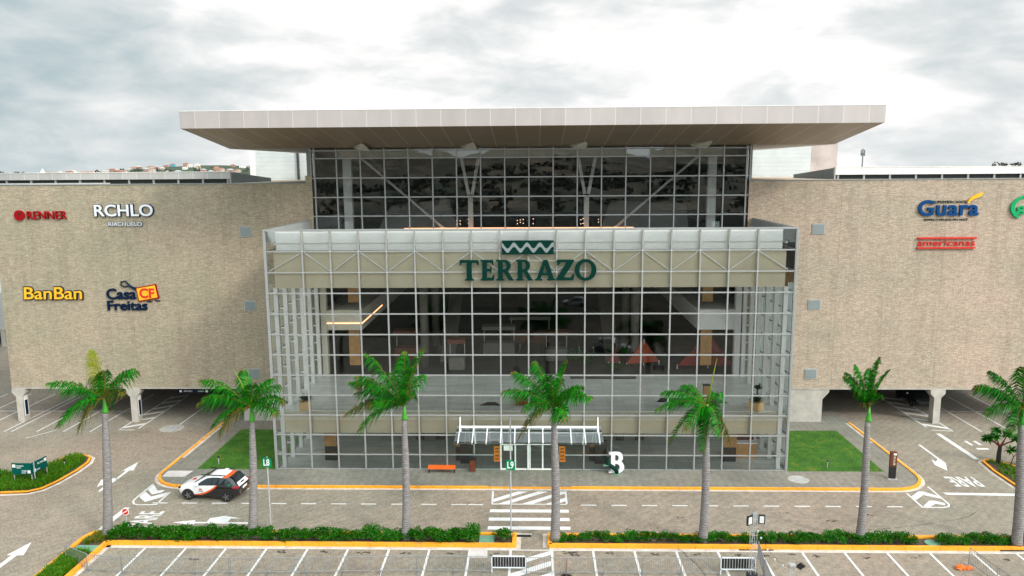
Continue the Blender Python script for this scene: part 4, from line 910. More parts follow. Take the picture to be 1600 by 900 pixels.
for (x, y, w_, d_, lab) in ((-11.7, 3.2, 2.6, 1.3, 'black floor patch inside behind the left palm'), (-2.9, 2.6, 1.6, .9, 'small black floor patch inside above the entrance canopy'), (11.2, 3.6, 3.0, 1.1, 'wide black floor patch inside behind the drooping palm'), (14.4, 3.4, 1.4, 1.2, 'black floor patch inside beside the wooden lectern')):  # thin black sheets lying on the upper floor, narrower towards the back
    tag(MB().add([(x-w_/2, y-d_/2, 4.256), (x+w_/2, y-d_/2, 4.256), (x+w_/2-.5, y+d_/2, 4.256), (x-w_/2+.5, y+d_/2, 4.256), (x-w_/2, y-d_/2, 4.27), (x+w_/2, y-d_/2, 4.27), (x+w_/2-.5, y+d_/2, 4.27), (x-w_/2+.5, y+d_/2, 4.27)], [(4, 5, 6, 7), (0, 1, 5, 4), (1, 2, 6, 5), (2, 3, 7, 6), (3, 0, 4, 7)]).build('floor_patch', 'black'), lab, 'mat')
t = thing('lectern', 'small wooden lectern inside on the upper floor near the right planter', 'lectern', (13.7, 4.2, 4.25)); MB().box(-.22, .22, -.18, .18, 0, 1.0).build('stand', 'wood', t); MB().box(-.28, .28, -.22, .22, 1.0, 1.08).build('top', 'dark', t)
t = thing('armchair', 'dark red armchair inside above the entrance canopy', 'armchair', (-.5, 2.4, 4.25)); MB().box(-.45, .45, -.4, .4, .1, .42).build('seat', 'red_fab', t, bevel=.04); MB().box(-.45, .45, .3, .45, .42, .9).build('backrest', 'red_fab', t, bevel=.04); MB().box(-.5, -.46, -.4, .45, 0, .6).box(.46, .5, -.4, .45, 0, .6).build('arm', 'red_fab', t)
t = thing('reception_desk', 'wooden reception desk inside at the right end of the ground floor', 'desk', (16.3, 2.6, .112)); MB().box(-.9, .9, -.3, .3, 0, 1.15).build('front_panel', 'wood', t); MB().box(-.95, .95, -.35, .35, 1.15, 1.2).build('counter_top', 'white', t); MB().box(-.5, .9, .6, .7, 0, 2.3).build('back_panel', 'brown', t)

# ------------------------------------------------------------------ street things
t = thing('bench', 'orange slatted bench standing in front of the glass wall', 'bench', (-6.34, -.62, .1))
MB().box(-1.0, 1.0, -.22, .22, .40, .46).box(-1.0, 1.0, -.235, -.22, .30, .46).build('seat', 'orange_b', t, bevel=.01)
for sx in (-.92, .92): MB().box(sx-.03, sx+.03, -.18, -.12, 0, .40).box(sx-.03, sx+.03, .12, .18, 0, .40).box(sx-.03, sx+.03, -.12, .12, .34, .395).build('leg', 'black', t)
t = thing('litter_bin', 'tall dark brown litter bin beside the entrance', 'bin', (-4.12, -.42, .1)); MB().box(-.2, .2, -.2, .2, .04, .86).build('body', 'brown', t, bevel=.02); MB().box(-.215, .215, -.215, .215, .9, 1.06).box(-.16, .16, -.16, .16, .86, .9).build('lid', 'black', t)
for X, lab in ((-2.33, 'orange notice panel on the glass just left of the entrance doors'), (2.42, 'orange notice panel on the glass just right of the entrance doors')):
    t = thing('notice_panel', lab, 'sign', (X, -.16, 0)); MB().box(-.22, .22, -.04, .01, .75, 1.92).build('board', 'orange', t)
    k = MB()
    for z in (.9, 1.15, 1.45, 1.7): k.box(-.13, .13, -.052, -.042, z, z+.1)
    k.build('pictogram', 'brown', t)
# letter sculpture
t = thing('letter_sculpture', 'large white letter B with a dark green S winding through it', 'sculpture', (6.3, -.65, .1)); t.scale = (1.12, 1.12, 1.14)
glyph('letter_b', 'B', (-.48, .50, .04, 1.36), .14, .26, 'white_panel', t)
sp = [(-.78, .62), (-.55, .56), (-.42, .66), (-.30, .62), (-.18, .45), (-.02, .30), (.02, .12), (.02, -.1)]
k = MB()
for i in range(len(sp)-1): pass
k.tube([(-.52, -.2, 1.1), (-.62, -.2, .95), (-.60, -.2, .75), (-.45, -.2, .60), (-.22, -.2, .44), (-.05, -.2, .32), (.02, -.2, .18), (.02, -.2, .02)], [.07, .09, .11, .13, .14, .14, .13, .12], 8)
k.build('letter_s', 'dark_green', t); boxes('foot_plate', 'pad_green', t, [(-.2, .22, -.36, -.04, -.0, .05), (-.85, -.5, -.3, -.1, .56, .62)])
# bay signs on poles
for X, Y, h, z0, z1, body in ((-15.86, -9.6, 4.7, 4.08, 4.68, 'L8'), (-1.02, -10.5, 7.5, 4.33, 4.93, 'L9')):
    t = thing('bay_sign', 'green %s bay sign on a %s grey pole in the hedge' % (body, 'short' if body == 'L8' else 'tall'), 'sign', (X, Y, 0.1))
    MB().tube([(0, 0, 0), (0, 0, h-.1)], .045, 8).build('pole', 'galv', t)
    x0 = -.02 if body == 'L8' else -.27; x0 = -.27; a = z0-.1; b = z1-.1
    curve_mesh('panel', [[(x0, a+.06), (x0, b), (x0+.38, b), (x0+.55, b-.14), (x0+.55, a), (x0+.06, a)]], .06, 'l_green', (x0, x0+.55, a, b), -.06, t)
    text('bay_number', body, (x0+.09, x0+.45, a+.1, b-.08), -.125, .02, 'white', t, offset=.012)
# stop sign
t = thing('stop_sign', 'small red and white round road sign on a thin post behind the left hedge', 'sign', (-24.98, -9.4, 0)); MB().tube([(0, 0, 0), (0, 0, 1.25)], .03, 6).build('post', 'galv', t)
o8 = [(.24*math.cos(R(22.5+45*i)), 1.04+.24*math.sin(R(22.5+45*i))) for i in range(8)]
curve_mesh('plate', [o8], .02, 'white', None, -.03, t); curve_mesh('plate_face', [[(x*.82, 1.04+(z-1.04)*.82) for x, z in o8]], .01, 'red2', None, -.052, t)
MB().bar((-.14, -.066, .96), (.14, -.066, 1.12), .01, .06).build('white_bar', 'white', t)
# direction sign
t = thing('direction_sign', 'green two panel direction sign on posts in the grassy island', 'sign', (-35.1, -3.0, .1))
p1 = MB().box(-1.42, -.03, -.04, .04, .70, 1.50).build('panel', 'green_sign', t)
text('lettering', 'ESTACIONA\nMENTO', (-1.05, -.55, 1.12, 1.36), -.045, .01, 'white', p1); text('lettering', 'ACESSO\nDOCA', (-.72, -.35, .76, 1.0), -.045, .01, 'white', p1)
MB().box(-1.36, -1.13, -.055, -.045, 1.2, 1.42).box(-.30, -.08, -.055, -.045, .77, .99).build('arrow_plate', 'white', p1)
k = MB(); 
e = thing('panel_pivot', None, None)
bpy.data.objects.remove(e)
def rotbox(x0, x1, y0, y1, z0, z1, ang, ox=0, oy=0):
    m = MB().box(x0, x1, y0, y1, z0, z1); ca, sa = math.cos(ang), math.sin(ang)
    m.v = [(ox+x*ca-y*sa, oy+x*sa+y*ca, z) for x, y, z in m.v]; return m
AN = R(84)
p2 = rotbox(.03, 1.42, -.04, .04, .70, 1.50, AN).build('panel', 'green_sign', t)
rotbox(1.14, 1.37, -.055, -.045, 1.2, 1.42, AN).build('arrow_plate', 'white', p2); rotbox(.1, .32, -.055, -.045, .78, 1.0, AN).build('arrow_plate', 'white', p2)
for bd, bb in (('MALL ACESSO', (.5, 1.08, 1.22, 1.34)), ('SAÍDA', (.38, .7, .82, .93))):
    o = text('lettering', bd, bb, -.045, .01, 'white', p2); ca, sa = math.cos(AN), math.sin(AN)
    for v in o.data.vertices: x, y, z = v.co; v.co = (x*ca-y*sa, x*sa+y*ca, z)
for x, y in ((-1.36, 0), (-.1, 0), (.08, .08), (.12, 1.36)): MB().tube([(x, y+.06, 0), (x, y+.06, 1.55 if abs(x) < .11 else 1.4)], .035, 6).build('post', 'galv', t)
# spotlights
for i, (x, y, lab) in enumerate(((21.8, .36, 'small garden spotlight standing in the right lawn'), (-23.3, .66, 'small garden spotlight standing in the left lawn'), (-34.6, -.1, 'small garden spotlight in the grassy island beside the direction sign'))):
    t = thing('garden_spotlight', lab, 'light', (x, y, .11)); MB().tube([(0, 0, 0), (0, 0, .55)], .03, 6).build('stake', 'galv', t); MB().tube([(0, .04, .55), (0, -.12, .66)], .08, 8).build('lamp_head', 'black', t)
# totem
t = thing('totem_sign', 'slim brown and black totem sign on the right pavement corner', 'sign', (25.6, -1.5, .1), R(-8))
MB().box(-.22, .22, -.12, .12, .95, 2.0).build('upper_panel', 'brown', t); MB().box(-.215, .215, -.115, .115, .05, .949).build('lower_panel', 'black', t); MB().box(-.32, .3, -.18, .18, 0, .05).build('base', 'galv', t)
text('lettering', 'ACESSO', (-.02, .12, 1.05, 1.7), -.12, .01, 'beige_lt', t); MB().box(-.02, .18, -.132, -.122, 1.78, 1.92).build('pictogram', 'white', t)
# hanging sign under the left wing
t = thing('hanging_sign', 'long dark blue hanging sign with white words under the left wing', 'sign', (-29.9, 11.6, 0)); MB().box(-1.4, 1.4, 0, .06, 2.42, 2.72).build('board', 'navy', t)
text('lettering', 'MEIO OESTE', (-.85, -.1, 2.50, 2.65), -.005, .01, 'white', t); text('lettering', 'SAÍDA', (.4, .95, 2.50, 2.65), -.005, .01, 'white', t)
curve_mesh('round_symbol', [arc(-1.15, 2.57, .11, .11, 0, 345, 23)], .01, 'white', None, -.005, t); curve_mesh('round_symbol', [arc(1.2, 2.57, .11, .11, 0, 345, 23)], .01, 'white', None, -.005, t)

# barriers
def barrier_mesh(L_=2.05, h=1.0):
    f = MB(); f.tube([(0, 0, .18), (0, 0, h), (L_, 0, h), (L_, 0, .18), (0, 0, .18)], .025, 6); f.tube([(0, 0, .0), (0, 0, .2)], .02, 6); f.tube([(L_, 0, 0), (L_, 0, .2)], .02, 6)
    b = MB()
    for i in range(1, 17): x = L_*i/17; b.tube([(x, 0, .18), (x, 0, h)], .010, 4, cap=False)
    q = MB(); q.box(-.03, .03, -.28, .28, 0, .03)
    return f, b, q
def make_barrier(label, loc, rz):
    t = thing('crowd_barrier', label, 'barrier', loc, rz, 'steel crowd barriers along the bottom of the car park')
    f, b, q = barrier_mesh(); f.build('frame', 'barrier', t); b.build('bars', 'barrier', t)
    q.build('foot', 'barrier', t); o = q.build('foot', 'barrier', t); o.location = (2.05, 0, 0); return t
pts = [(-26.2, -13.7, R(-28)), (-24.35, -14.75, R(-6)), (-22.25, -15.0, 0), (-20.2, -15.0, R(.5)), (-18.3, -14.98, R(.5)), (-16.35, -14.96, R(.5)), (-14.3, -14.93, R(1)), (-12.2, -14.86, R(2)), (-10.15, -14.78, R(2)), (-8.1, -14.70, R(2)), (-6.08, -14.62, R(1)), (-4.05, -14.62, R(0)), (-.05, -14.72, 0), (2.05, -14.71, 0), (4.15, -14.68, 0), (6.25, -14.66, 0), (8.35, -14.64, 0), (12.75, -14.7, R(82)), (12.6, -16.8, R(85)), (24.45, -13.3, R(-82)), (24.75, -15.4, R(-82)), (26.2, -16.9, R(60))]
labs = ['turned barrier at the far left end of the row, over the grassy bed', 'barrier crossing the yellow kerb at the left corner of the car park'] + [None]*20
nm = {17: 'barrier turning towards the camera beside the right black grille', 18: 'barrier turned towards the camera, nearer than the one by the right grille', 19: 'lone barrier on the right beside the orange bag, turned towards the camera', 20: 'nearer barrier of the lone pair on the right', 21: 'barrier lying outside at the bottom right'}
bar0 = None
for i, (x, y, rz) in enumerate(pts[:21]):
    if bar0 is None: bar0 = q = make_barrier('x', (x, y, 0), rz)
    else: q = copy_tree(bar0); q.location = (x, y, 0); q.rotation_euler = (0, 0, rz)
    lb = labs[i] or nm.get(i)
    if not lb:
        side = 'left of the first black grille' if i < 12 else 'between the two black grilles'
        k_ = (12-i) if i < 12 else i-11
        w_ = ['', 'first', 'second', 'third', 'fourth', 'fifth', 'sixth', 'seventh', 'eighth', 'ninth', 'tenth'][k_]
        lb = ('grey steel crowd barrier, %s to the left of the left black grille' % w_) if i < 12 else ('grey steel crowd barrier, %s to the right of the left black grille' % w_)
    q['label'] = lb
for (x, y, lab) in ((-1.98, -14.5, 'black slatted grille panel in a white frame at the hatched strip'), (10.48, -14.5, 'black slatted grille panel in a white frame behind the lighting mast')):
    t = thing('grille_panel', lab, 'grille', (x, y, 0)); MB().box(.05, 1.85, .02, .06, .32, .93).build('backing', 'black', t)
    k = MB().box(0, 1.9, -.03, .03, .93, .98).box(0, 1.9, -.03, .03, .27, .32).box(0, .05, -.03, .03, .0, .98).box(1.85, 1.9, -.03, .03, 0, .98); k.build('frame', 'silver', t)
    k = MB()
    for i in range(1, 12): X = .05+1.8*i/12; k.box(X-.012, X+.012, -.02, .02, .33, .92)
    k.build('slats', 'galv', t)
t = thing('weighted_post', 'short dark post on a round black weighted base between the barriers', 'post', (2.1, -15.0, 0)); MB().tube([(0, 0, .08), (0, 0, 1.1)], .025, 8).build('post', 'stem', t); MB().tube([(0, 0, 0), (0, 0, .08), (0, 0, .12)], [.33, .30, .1], 18).build('base', 'black', t)
# light masts
def truss(g, h, w_=.26):
    for x in (-w_/2, w_/2):
        for y in (-w_/2, w_/2): g.tube([(x, y, 0), (x, y, h)], .014, 6)
    z = 0; s_ = 1
    while z < h-.3:
        for (a, b) in (((-w_/2, -w_/2), (w_/2, -w_/2)), ((w_/2, -w_/2), (w_/2, w_/2)), ((w_/2, w_/2), (-w_/2, w_/2)), ((-w_/2, w_/2), (-w_/2, -w_/2))):
            g.tube([(*a, z), (*b, z)], .007, 4, cap=False); g.tube([(*(a if s_ > 0 else b), z), (*(b if s_ > 0 else a), z+.45)], .006, 4, cap=False)
        z += .45; s_ = -s_
t = thing('lighting_mast', 'tall aluminium truss mast with two square floodlights on top', 'light mast', (11.95, -15.3, 0), R(12))
g = MB(); truss(g, 3.95); g.build('truss', 'galv', t); MB().box(-.1, .12, -.1, .1, 3.45, 3.9).build('control_box', 'alu', t)
for sx, rz in ((-1, .25), (1, -.35)):
    fl = rotbox(-.17, .17, -.05, .05, 3.35, 3.85, rz, sx*.34, -.15).build('floodlight', 'black', t); rotbox(-.11, .11, -.062, -.052, 3.41, 3.79, rz, sx*.34, -.15).build('lens', 'lampface', fl)
MB().tube([(0, 0, 0), (0, 0, .5)], .3, 12).build('ballast', 'black', t)
t = thing('lighting_mast', 'low truss mast with one black square floodlight at the bottom edge', 'light mast', (13.9, -15.75, 0), R(-5))
g = MB(); truss(g, 1.25); g.box(-.16, .16, -.16, .16, 1.25, 1.28); g.build('truss', 'galv', t)
o = MB().box(-.16, .16, -.05, .05, -.18, .18).build('floodlight', 'black', t); o.location = (.42, 0, 1.2); o.rotation_euler = (.5, .6, .3)
MB().tube([(.16, 0, 1.2), (.42, 0, 1.2)], .015, 6).build('bracket', 'galv', t)
t = thing('string_light', 'sagging cable of small white bulbs between the two lighting masts', 'string light', (0, 0, 0))
cable = [(12.0, -15.35, 3.6), (12.15, -15.38, 3.0), (12.32, -15.4, 2.63), (12.68, -15.42, 1.98), (13.08, -15.45, 1.46), (13.5, -15.5, 1.15), (13.85, -15.6, 1.0)]
MB().tube(cable, .008, 4).build('cable', 'black', t)
g = MB()
for p in cable[1:-1]: g.tube([(p[0], p[1], p[2]-.12), (p[0], p[1], p[2]-.03)], [.03, .05], 8)
g.build('bulbs', 'silver', t)
MB().tube([(8.7, -11.75, .02), (8.95, -12.1, .012), (9.05, -12.6, .012), (9.35, -13.2, .012), (9.6, -14.2, .012), (9.7, -15.6, .012)], .012, 5).build('power_cable', 'black')
tag(bpy.data.objects['power_cable'], 'thin dark cable lying across the car park from the kerb', 'cable')
# orange bags
for (x, y, sc, lab) in ((23.75, -13.75, .20, 'crumpled orange plastic bag on the ground beside the lone barrier'), (24.2, -13.75, .15, 'smaller orange and white bag touching the lone barrier')):
    g = MB(); bm = bmesh.new(); bmesh.ops.create_icosphere(bm, subdivisions=3, radius=1)
    for v in bm.verts:
        k = 1+.28*math.sin(v.co.x*7+v.co.y*3)*math.cos(v.co.z*6+v.co.y*5); v.co = Vector((v.co.x*sc*1.4*k, v.co.y*sc*k, max(v.co.z, -.6)*sc*.75*k+sc*.45))
    me = bpy.data.meshes.new('bag'); bm.to_mesh(me); bm.free(); me.materials.append(M['bagm']); o = bpy.data.objects.new('plastic_bag', me); COL.objects.link(o); o.location = (x, y, 0); tag(o, lab, 'bag')

# ------------------------------------------------------------------ car
def make_car(label, paint, loc, rz, group=None):
    t = thing('parked_car', label, 'car', loc, rz, group)
    # stations: x, half width low, half width belt, z bottom, z belt, z roof, roof half width
    S = [(2.13, .55, .60, .42, .66, .70, .5), (2.05, .74, .78, .30, .74, .80, .66), (1.75, .84, .86, .24, .84, .93, .72), (1.25, .87, .88, .22, .92, 1.03, .74), (.92, .88, .89, .22, .96, 1.08, .74),
         (.35, .88, .89, .22, .98, 1.45, .62), (0, .88, .89, .22, 1.0, 1.56, .61), (-.5, .88, .89, .22, 1.01, 1.60, .60), (-1.05, .88, .90, .22, 1.03, 1.57, .58), (-1.55, .88, .90, .24, 1.05, 1.47, .55), (-1.85, .86, .88, .30, 1.06, 1.20, .62), (-2.05, .80, .84, .34, .98, 1.03, .66), (-2.13, .68, .72, .42, .80, .84, .58)]
    vs = []; n = 12
    for (x, wl, wb, zb, zm, zr, wr) in S:
        half = [(0, zb), (wl*.9, zb), (wl, zb+.12), (wb+.01, (zb+zm)/2+.05), (wb, zm), (wr, zr-.03), (wr*.8, zr)]
        ring = half+[(-y, z) for y, z in reversed(half[1:])]
        vs += [(x, y, z) for y, z in ring]
    n = 13; fs = []
    for i in range(len(S)-1): fs += [(i*n+j, i*n+(j+1) % n, (i+1)*n+(j+1) % n, (i+1)*n+j) for j in range(n)]
    fs += [tuple(range(n)), tuple(reversed([(len(S)-1)*n+j for j in range(n)]))]
    body = MB().add(vs, fs); bo = body.build('body', paint, t, smooth=False)
    sub = bo.modifiers.new('s', 'SUBSURF'); sub.levels = 2; sub.render_levels = 2
    for p in bo.data.polygons: p.use_smooth = True
    # glass following the cabin sides
    for sd in (-1, 1):
        def P(x, k, out=.0):
            for i in range(len(S)-1):
                if S[i+1][0] <= x <= S[i][0]:
                    u = (S[i][0]-x)/(S[i][0]-S[i+1][0]); a = [S[i][q]+(S[i+1][q]-S[i][q])*u for q in range(7)]
                    return (x, sd*((a[2]+(a[6]-a[2])*k)+out), a[4]+(a[5]-.03-a[4])*k)
        g = MB(); xs = [.72, .45, .1, -.3, -.36, -.8, -1.2, -1.5]
        top = [.30, .62, .80, .84, .84, .84, .82, .55]
        low = [.10, .06, .06, .06, .06, .08, .16, .40]
        for i in range(len(xs)-1):
            g.add([P(xs[i], low[i], .012), P(xs[i+1], low[i+1], .012), P(xs[i+1], top[i+1], .012), P(xs[i], top[i], .012)], [(0, 1, 2, 3)])
        g.build('side_window', 'car_glass', t)
        MB().box(.55, .75, min(sd*.92, sd*1.08), max(sd*.92, sd*1.08), .98, 1.12).build('door_mirror', 'car_white', t, bevel=.03)
        MB().box(-1.2, .5, sd*.60-.02, sd*.60+.02, 1.565, 1.61).build('roof_rail', 'black', t)
        MB().box(1.78, 2.08, min(sd*.56, sd*.80), max(sd*.56, sd*.80), .70, .80).build('headlight', 'car_glass', t, bevel=.03)
        MB().box(-2.09, -1.72, min(sd*.60, sd*.90), max(sd*.60, sd*.90), .88, 1.0).build('tail_light', 'tail', t, bevel=.03)
        for x in (1.35, -1.30):
            wh = MB(); wh.tube([(x, sd*.70, .335), (x, sd*.905, .335)], .335, 24); w_o = wh.build('wheel', 'tyre', t)
            r_ = MB(); r_.tube([(x, sd*.905, .335), (x, sd*.915, .335)], .20, 16, 1)
            for a in range(5):
                b = a*1.2566; r_.bar((x, sd*.92, .335), (x+.21*math.cos(b), sd*.92, .335+.21*math.sin(b)), .03, .05, 0)
            r_.build('rim', ['rim', 'black'], w_o)
            ar = MB(); A = [(x+.43*math.cos(R(a)), .335+.41*math.sin(R(a))) for a in range(-8, 189, 14)]; B = [(x+.335*math.cos(R(a)), .335+.335*math.sin(R(a))) for a in range(-8, 189, 14)]
            for i in range(len(A)-1): ar.add([(A[i][0], sd*.915, A[i][1]), (A[i+1][0], sd*.915, A[i+1][1]), (B[i+1][0], sd*.915, B[i+1][1]), (B[i][0], sd*.915, B[i][1]), (A[i][0], sd*.84, A[i][1]), (A[i+1][0], sd*.84, A[i+1][1])], [(0, 1, 2, 3), (0, 4, 5, 1)])
            ar.build('wheel_arch', 'black', t)
    g = MB().add([(.98, -.70, 1.085), (.98, .70, 1.085), (.30, .58, 1.475), (.30, -.58, 1.475)], [(0, 1, 2, 3)]); g.v = [(x+.02, y, z+.012) for x, y, z in g.v]; g.build('windscreen', 'car_glass', t)
    g = MB().add([(-1.55, .52, 1.475), (-1.55, -.52, 1.475), (-1.86, -.60, 1.20), (-1.86, .60, 1.20)], [(0, 1, 2, 3)]); g.v = [(x-.035, y, z+.01) for x, y, z in g.v]; g.build('rear_window', 'car_glass', t)
    MB().add([(-1.905, .56, 1.16), (-1.905, -.56, 1.16), (-2.10, -.62, .95), (-2.10, .62, .95)], [(0, 1, 2, 3)]).build('tailgate_panel', 'car_white', t)
    MB().box(-1.66, -1.42, -.5, .5, 1.47, 1.51).build('rear_spoiler', 'black' if paint == 'car' else paint, t, bevel=.01)
    MB().box(-2.16, -2.11, -.25, .25, .70, .82).build('number_plate', 'white', t); MB().box(2.09, 2.15, -.5, .5, .34, .52).build('front_grille', 'black', t)
    return t
car = make_car('small white and black car with orange swoosh parked by the kerb', 'car', (-21.42, -4.62, 0), R(180-6))
car.scale = (1.03, 1.05, 1.08)
# livery details on the near side (car's left side faces the camera after the turn)
k = MB(); k.box(.35, .55, .905, .912, .72, .80, 0).box(.28, .62, .905, .91, .62, .66, 1); k.build('door_emblem', ['red2', 'navy'], car)
MB().box(-1.62, -1.40, .895, .905, 1.06, 1.16).build('green_sticker', 'l_green', car); MB().box(1.25, 1.45, -.15, .1, 1.035, 1.045).build('bonnet_emblem', 'red2', car)
MB().box(-.85, -.6, -.52, .52, 1.6, 1.62).build('roof_strip', 'white', car); MB().box(.0, .12, -.56, .56, 1.57, 1.60).build('roof_bar', 'black', car)
make_car('dark car parked inside the covered car park behind the right column', 'car_dark', (36.1, 17.1, 0), R(-90))
make_car('silver car parked on open ground behind the viewpoint, mirrored in the glass', 'car_white', (10.2, -38.5, 0), R(20))
make_car('silver car parked far behind the viewpoint, seen only as a reflection', 'car_white', (6.2, -66, 0), R(190))

# ------------------------------------------------------------------ palms
def frond(g, c0, tip, sag, Lf, mats, nl=78, wind=Vector((-.42, .18, -.05)), rach=3):
    c0 = Vector(c0); tip = Vector(tip); d = tip-c0; hl = Vector((d.x, d.y, 0)).length
    ctrl = c0+d*.45+Vector((0, 0, sag)); P = []
    for i in range(nl+1):
        t = i/nl; P.append(c0*(1-t)**2+ctrl*2*t*(1-t)+tip*t*t)
    g.tube(P[::4], [.035*(1-.8*i/len(P[::4])) for i in range(len(P[::4]))], 5, rach, cap=False)
    for i in range(7, nl+1):
        t = i/nl; p = P[i]; T = (P[min(i+1, nl)]-P[i-1]).normalized(); S_ = T.cross(Vector((0, 0, 1)))
        S_ = S_.normalized() if S_.length > .15 else Vector((0, 1, 0)).cross(T).normalized()
        U = S_.cross(T); l = Lf*(math.sin(math.pi*(.02+.92*t))**.7)*random.uniform(.85, 1.1)
        for sd in (-1, 1):
            a = random.uniform(.35, .75)
            D = (S_*sd*.9+T*a+U*random.uniform(-.3, .6)+wind*random.uniform(.6, 1.4)).normalized()
            m = p+D*l*.5; e = p+D*l*.95+Vector((0, 0, -l*random.uniform(.45, 1.0)))+wind*l*.4; wd = T*.027
            mi = mats[0] if random.random() < .62 else mats[1]
            if t > .9 and random.random() < .35: mi = mats[2]
            g.add([p-wd*.6, p+wd*.6, m+wd, m-wd, e], [(0, 1, 2, 3), (3, 2, 4)], mi)
def palm(label, base, crown, h_trunk, rb, rt_, fr_, spear=None, seed=1, Lf=.78, extra=4):
    random.seed(seed); t = thing('palm_tree', label, 'palm', (base[0], base[1], .1), 0, 'royal palms standing in the hedge')
    dx = crown[0]-base[0]; H = crown[1]; st_ = H-.9; pts = []; rr = []
    for i in range(25):
        u = i/24; z = st_*u; pts.append((dx*u+.05*math.sin(u*4), .04*math.sin(u*3+seed), z)); rr.append(rb*(1-.25*u)+(.06*math.exp(-u*14)))
    rr = [r*(1 if i < 18 else 1-(i-17)/7*(1-rt_/(rb*.75))) for i, r in enumerate(rr)]
    MB().tube(pts, rr, 14).build('trunk', 'trunk', t, smooth=True)
    top = Vector((dx, .04*math.sin(3+seed), st_)); c0 = top+Vector((0, 0, .95))
    MB().tube([top, top+Vector((0, 0, .12)), top+Vector((0, 0, .5)), c0], [rt_+.015, rt_+.02, rt_*.7, rt_*.4], 12).build('crownshaft', 'shaft', t, smooth=True)
    g = MB()
    for k, (x, z, y, mm) in enumerate(fr_):
        tip = c0+Vector((x, y, z))*1.12; frond(g, c0-Vector((0, 0, .15)), tip, .55+.25*max(0, -z)+.1*abs(x), Lf, {'g': (0, 1, 3), 'd': (1, 0, 3), 'y': (2, 2, 2), 'b': (1, 3, 3)}[mm])
    g.build('crown', ['palm_a', 'palm_b', 'palm_y', 'palm_br'], t)
    if spear:
        MB().tube([c0-Vector((0, 0, .3)), c0+Vector((spear[0]*.5, 0, spear[1]*.55)), c0+Vector((spear[0], 0, spear[1]))], [.05, .035, .008], 6).build('spear_leaf', mk_leaf('spear', (0.2, .3, .02), (.3, .38, .03)), t, smooth=True)
    random.seed(seed+100); return t
Y_ = lambda s: random.uniform(-s, s)
palm('royal palm with one upright yellow frond, leftmost of the row', (-25.45, -10.7), (-24.95, 8.6), 8, .27, .15,
     [(-.45, 2.5, .1, 'y'), (-2.5, .9, -.6, 'g'), (-2.5, .1, .5, 'g'), (-2.3, -1.4, -.6, 'd'), (-1.0, -1.6, -.9, 'b'), (1.35, 1.3, .8, 'g'), (1.4, .3, -.5, 'b'), (.6, 1.6, -.7, 'g'), (-1.6, .6, 1.9, 'd'), (.9, .9, 1.8, 'd'), (-1.7, -1.1, -1.2, 'g'), (-.6, -1.2, 1.6, 'd')], seed=11)
palm('royal palm beside the L8 sign with fronds blown to the left over the lawn', (-16.6, -10.7), (-16.2, 8.1), 8, .26, .15,
     [(-2.7, 1.3, .3, 'g'), (-2.5, .3, -.6, 'g'), (-2.0, -1.1, -.4, 'g'), (-1.3, -1.2, -1.2, 'b'), (1.9, .3, -.3, 'd'), (1.1, 1.3, .4, 'g'), (1.7, -.2, -.9, 'd'), (-.6, 1.7, .8, 'g'), (-1.8, .9, -1.6, 'd'), (.5, 1.4, -1.0, 'g'), (-1.2, .5, 1.8, 'd'), (.9, .5, 1.9, 'd')], (-1.0, 2.4), seed=12)
palm('royal palm in front of the glass above the orange bench, fronds swept left', (-7.3, -10.9), (-7.15, 8.3), 8, .25, .15,
     [(-3.0, -.5, -.3, 'b'), (-2.3, -1.3, -.8, 'd'), (-2.8, 1.1, .2, 'g'), (-1.9, 2.6, .2, 'g'), (1.2, 3.0, -.2, 'g'), (0, 2.6, .6, 'g'), (.9, 1.2, 1.2, 'g'), (-1.5, .3, -1.5, 'd'), (.7, 2.2, -.6, 'g'), (-2.6, .4, .6, 'd'), (-1.0, 1.2, 1.7, 'd'), (-2.2, 1.7, -.9, 'd'), (.6, .6, -.9, 'g')], seed=13)
palm('royal palm in front of the entrance canopy beside the crossing', (1.6, -11.1), (1.55, 8.3), 8, .27, .15,
     [(-2.1, 1.7, .2, 'g'), (-2.6, .8, -.4, 'g'), (-1.8, -1.6, -.5, 'b'), (.7, 2.3, .1, 'g'), (1.9, .5, -.3, 'g'), (.6, -.5, -.8, 'g'), (1.4, .4, 1.0, 'g'), (-1.0, 2.1, .7, 'g'), (-1.5, .2, -1.4, 'd'), (-.3, 1.8, -.8, 'g'), (-2.0, .3, .9, 'd'), (.4, .9, 1.9, 'd'), (1.4, 1.2, -.9, 'g')], seed=14)
palm('royal palm whose fronds all droop, with a thin upright spear', (10.3, -11.0), (10.3, 8.35), 8, .26, .15,
     [(-2.6, -.3, -.1, 'g'), (-1.9, -2.1, -.2, 'd'), (1.3, -2.1, .1, 'b'), (-.3, -2.3, -.7, 'd'), (.1, -1.9, .8, 'd'), (-2.2, .4, .6, 'g'), (-1.3, -1.0, -1.2, 'g'), (.8, .3, .6, 'g'), (.5, -1.4, -.9, 'g'), (-1.8, -.6, 1.0, 'd'), (-1.0, .6, 1.3, 'g'), (1.0, -1.2, 1.2, 'd')], (.45, 2.7), seed=15, Lf=.68)
palm('slender royal palm with a narrow upright crown beside the right lawn', (19.5, -10.8), (19.55, 8.2), 8, .24, .14,
     [(-1.3, 1.5, .1, 'd'), (.45, 2.5, .1, 'g'), (.7, 2.0, -.5, 'g'), (-.9, .9, -.7, 'd'), (-.45, .1, -.6, 'b'), (.3, 1.7, .9, 'd'), (-.6, 2.0, .5, 'g'), (.25, .7, -.7, 'd'), (-.9, 1.5, .9, 'd')], seed=16, Lf=.5)
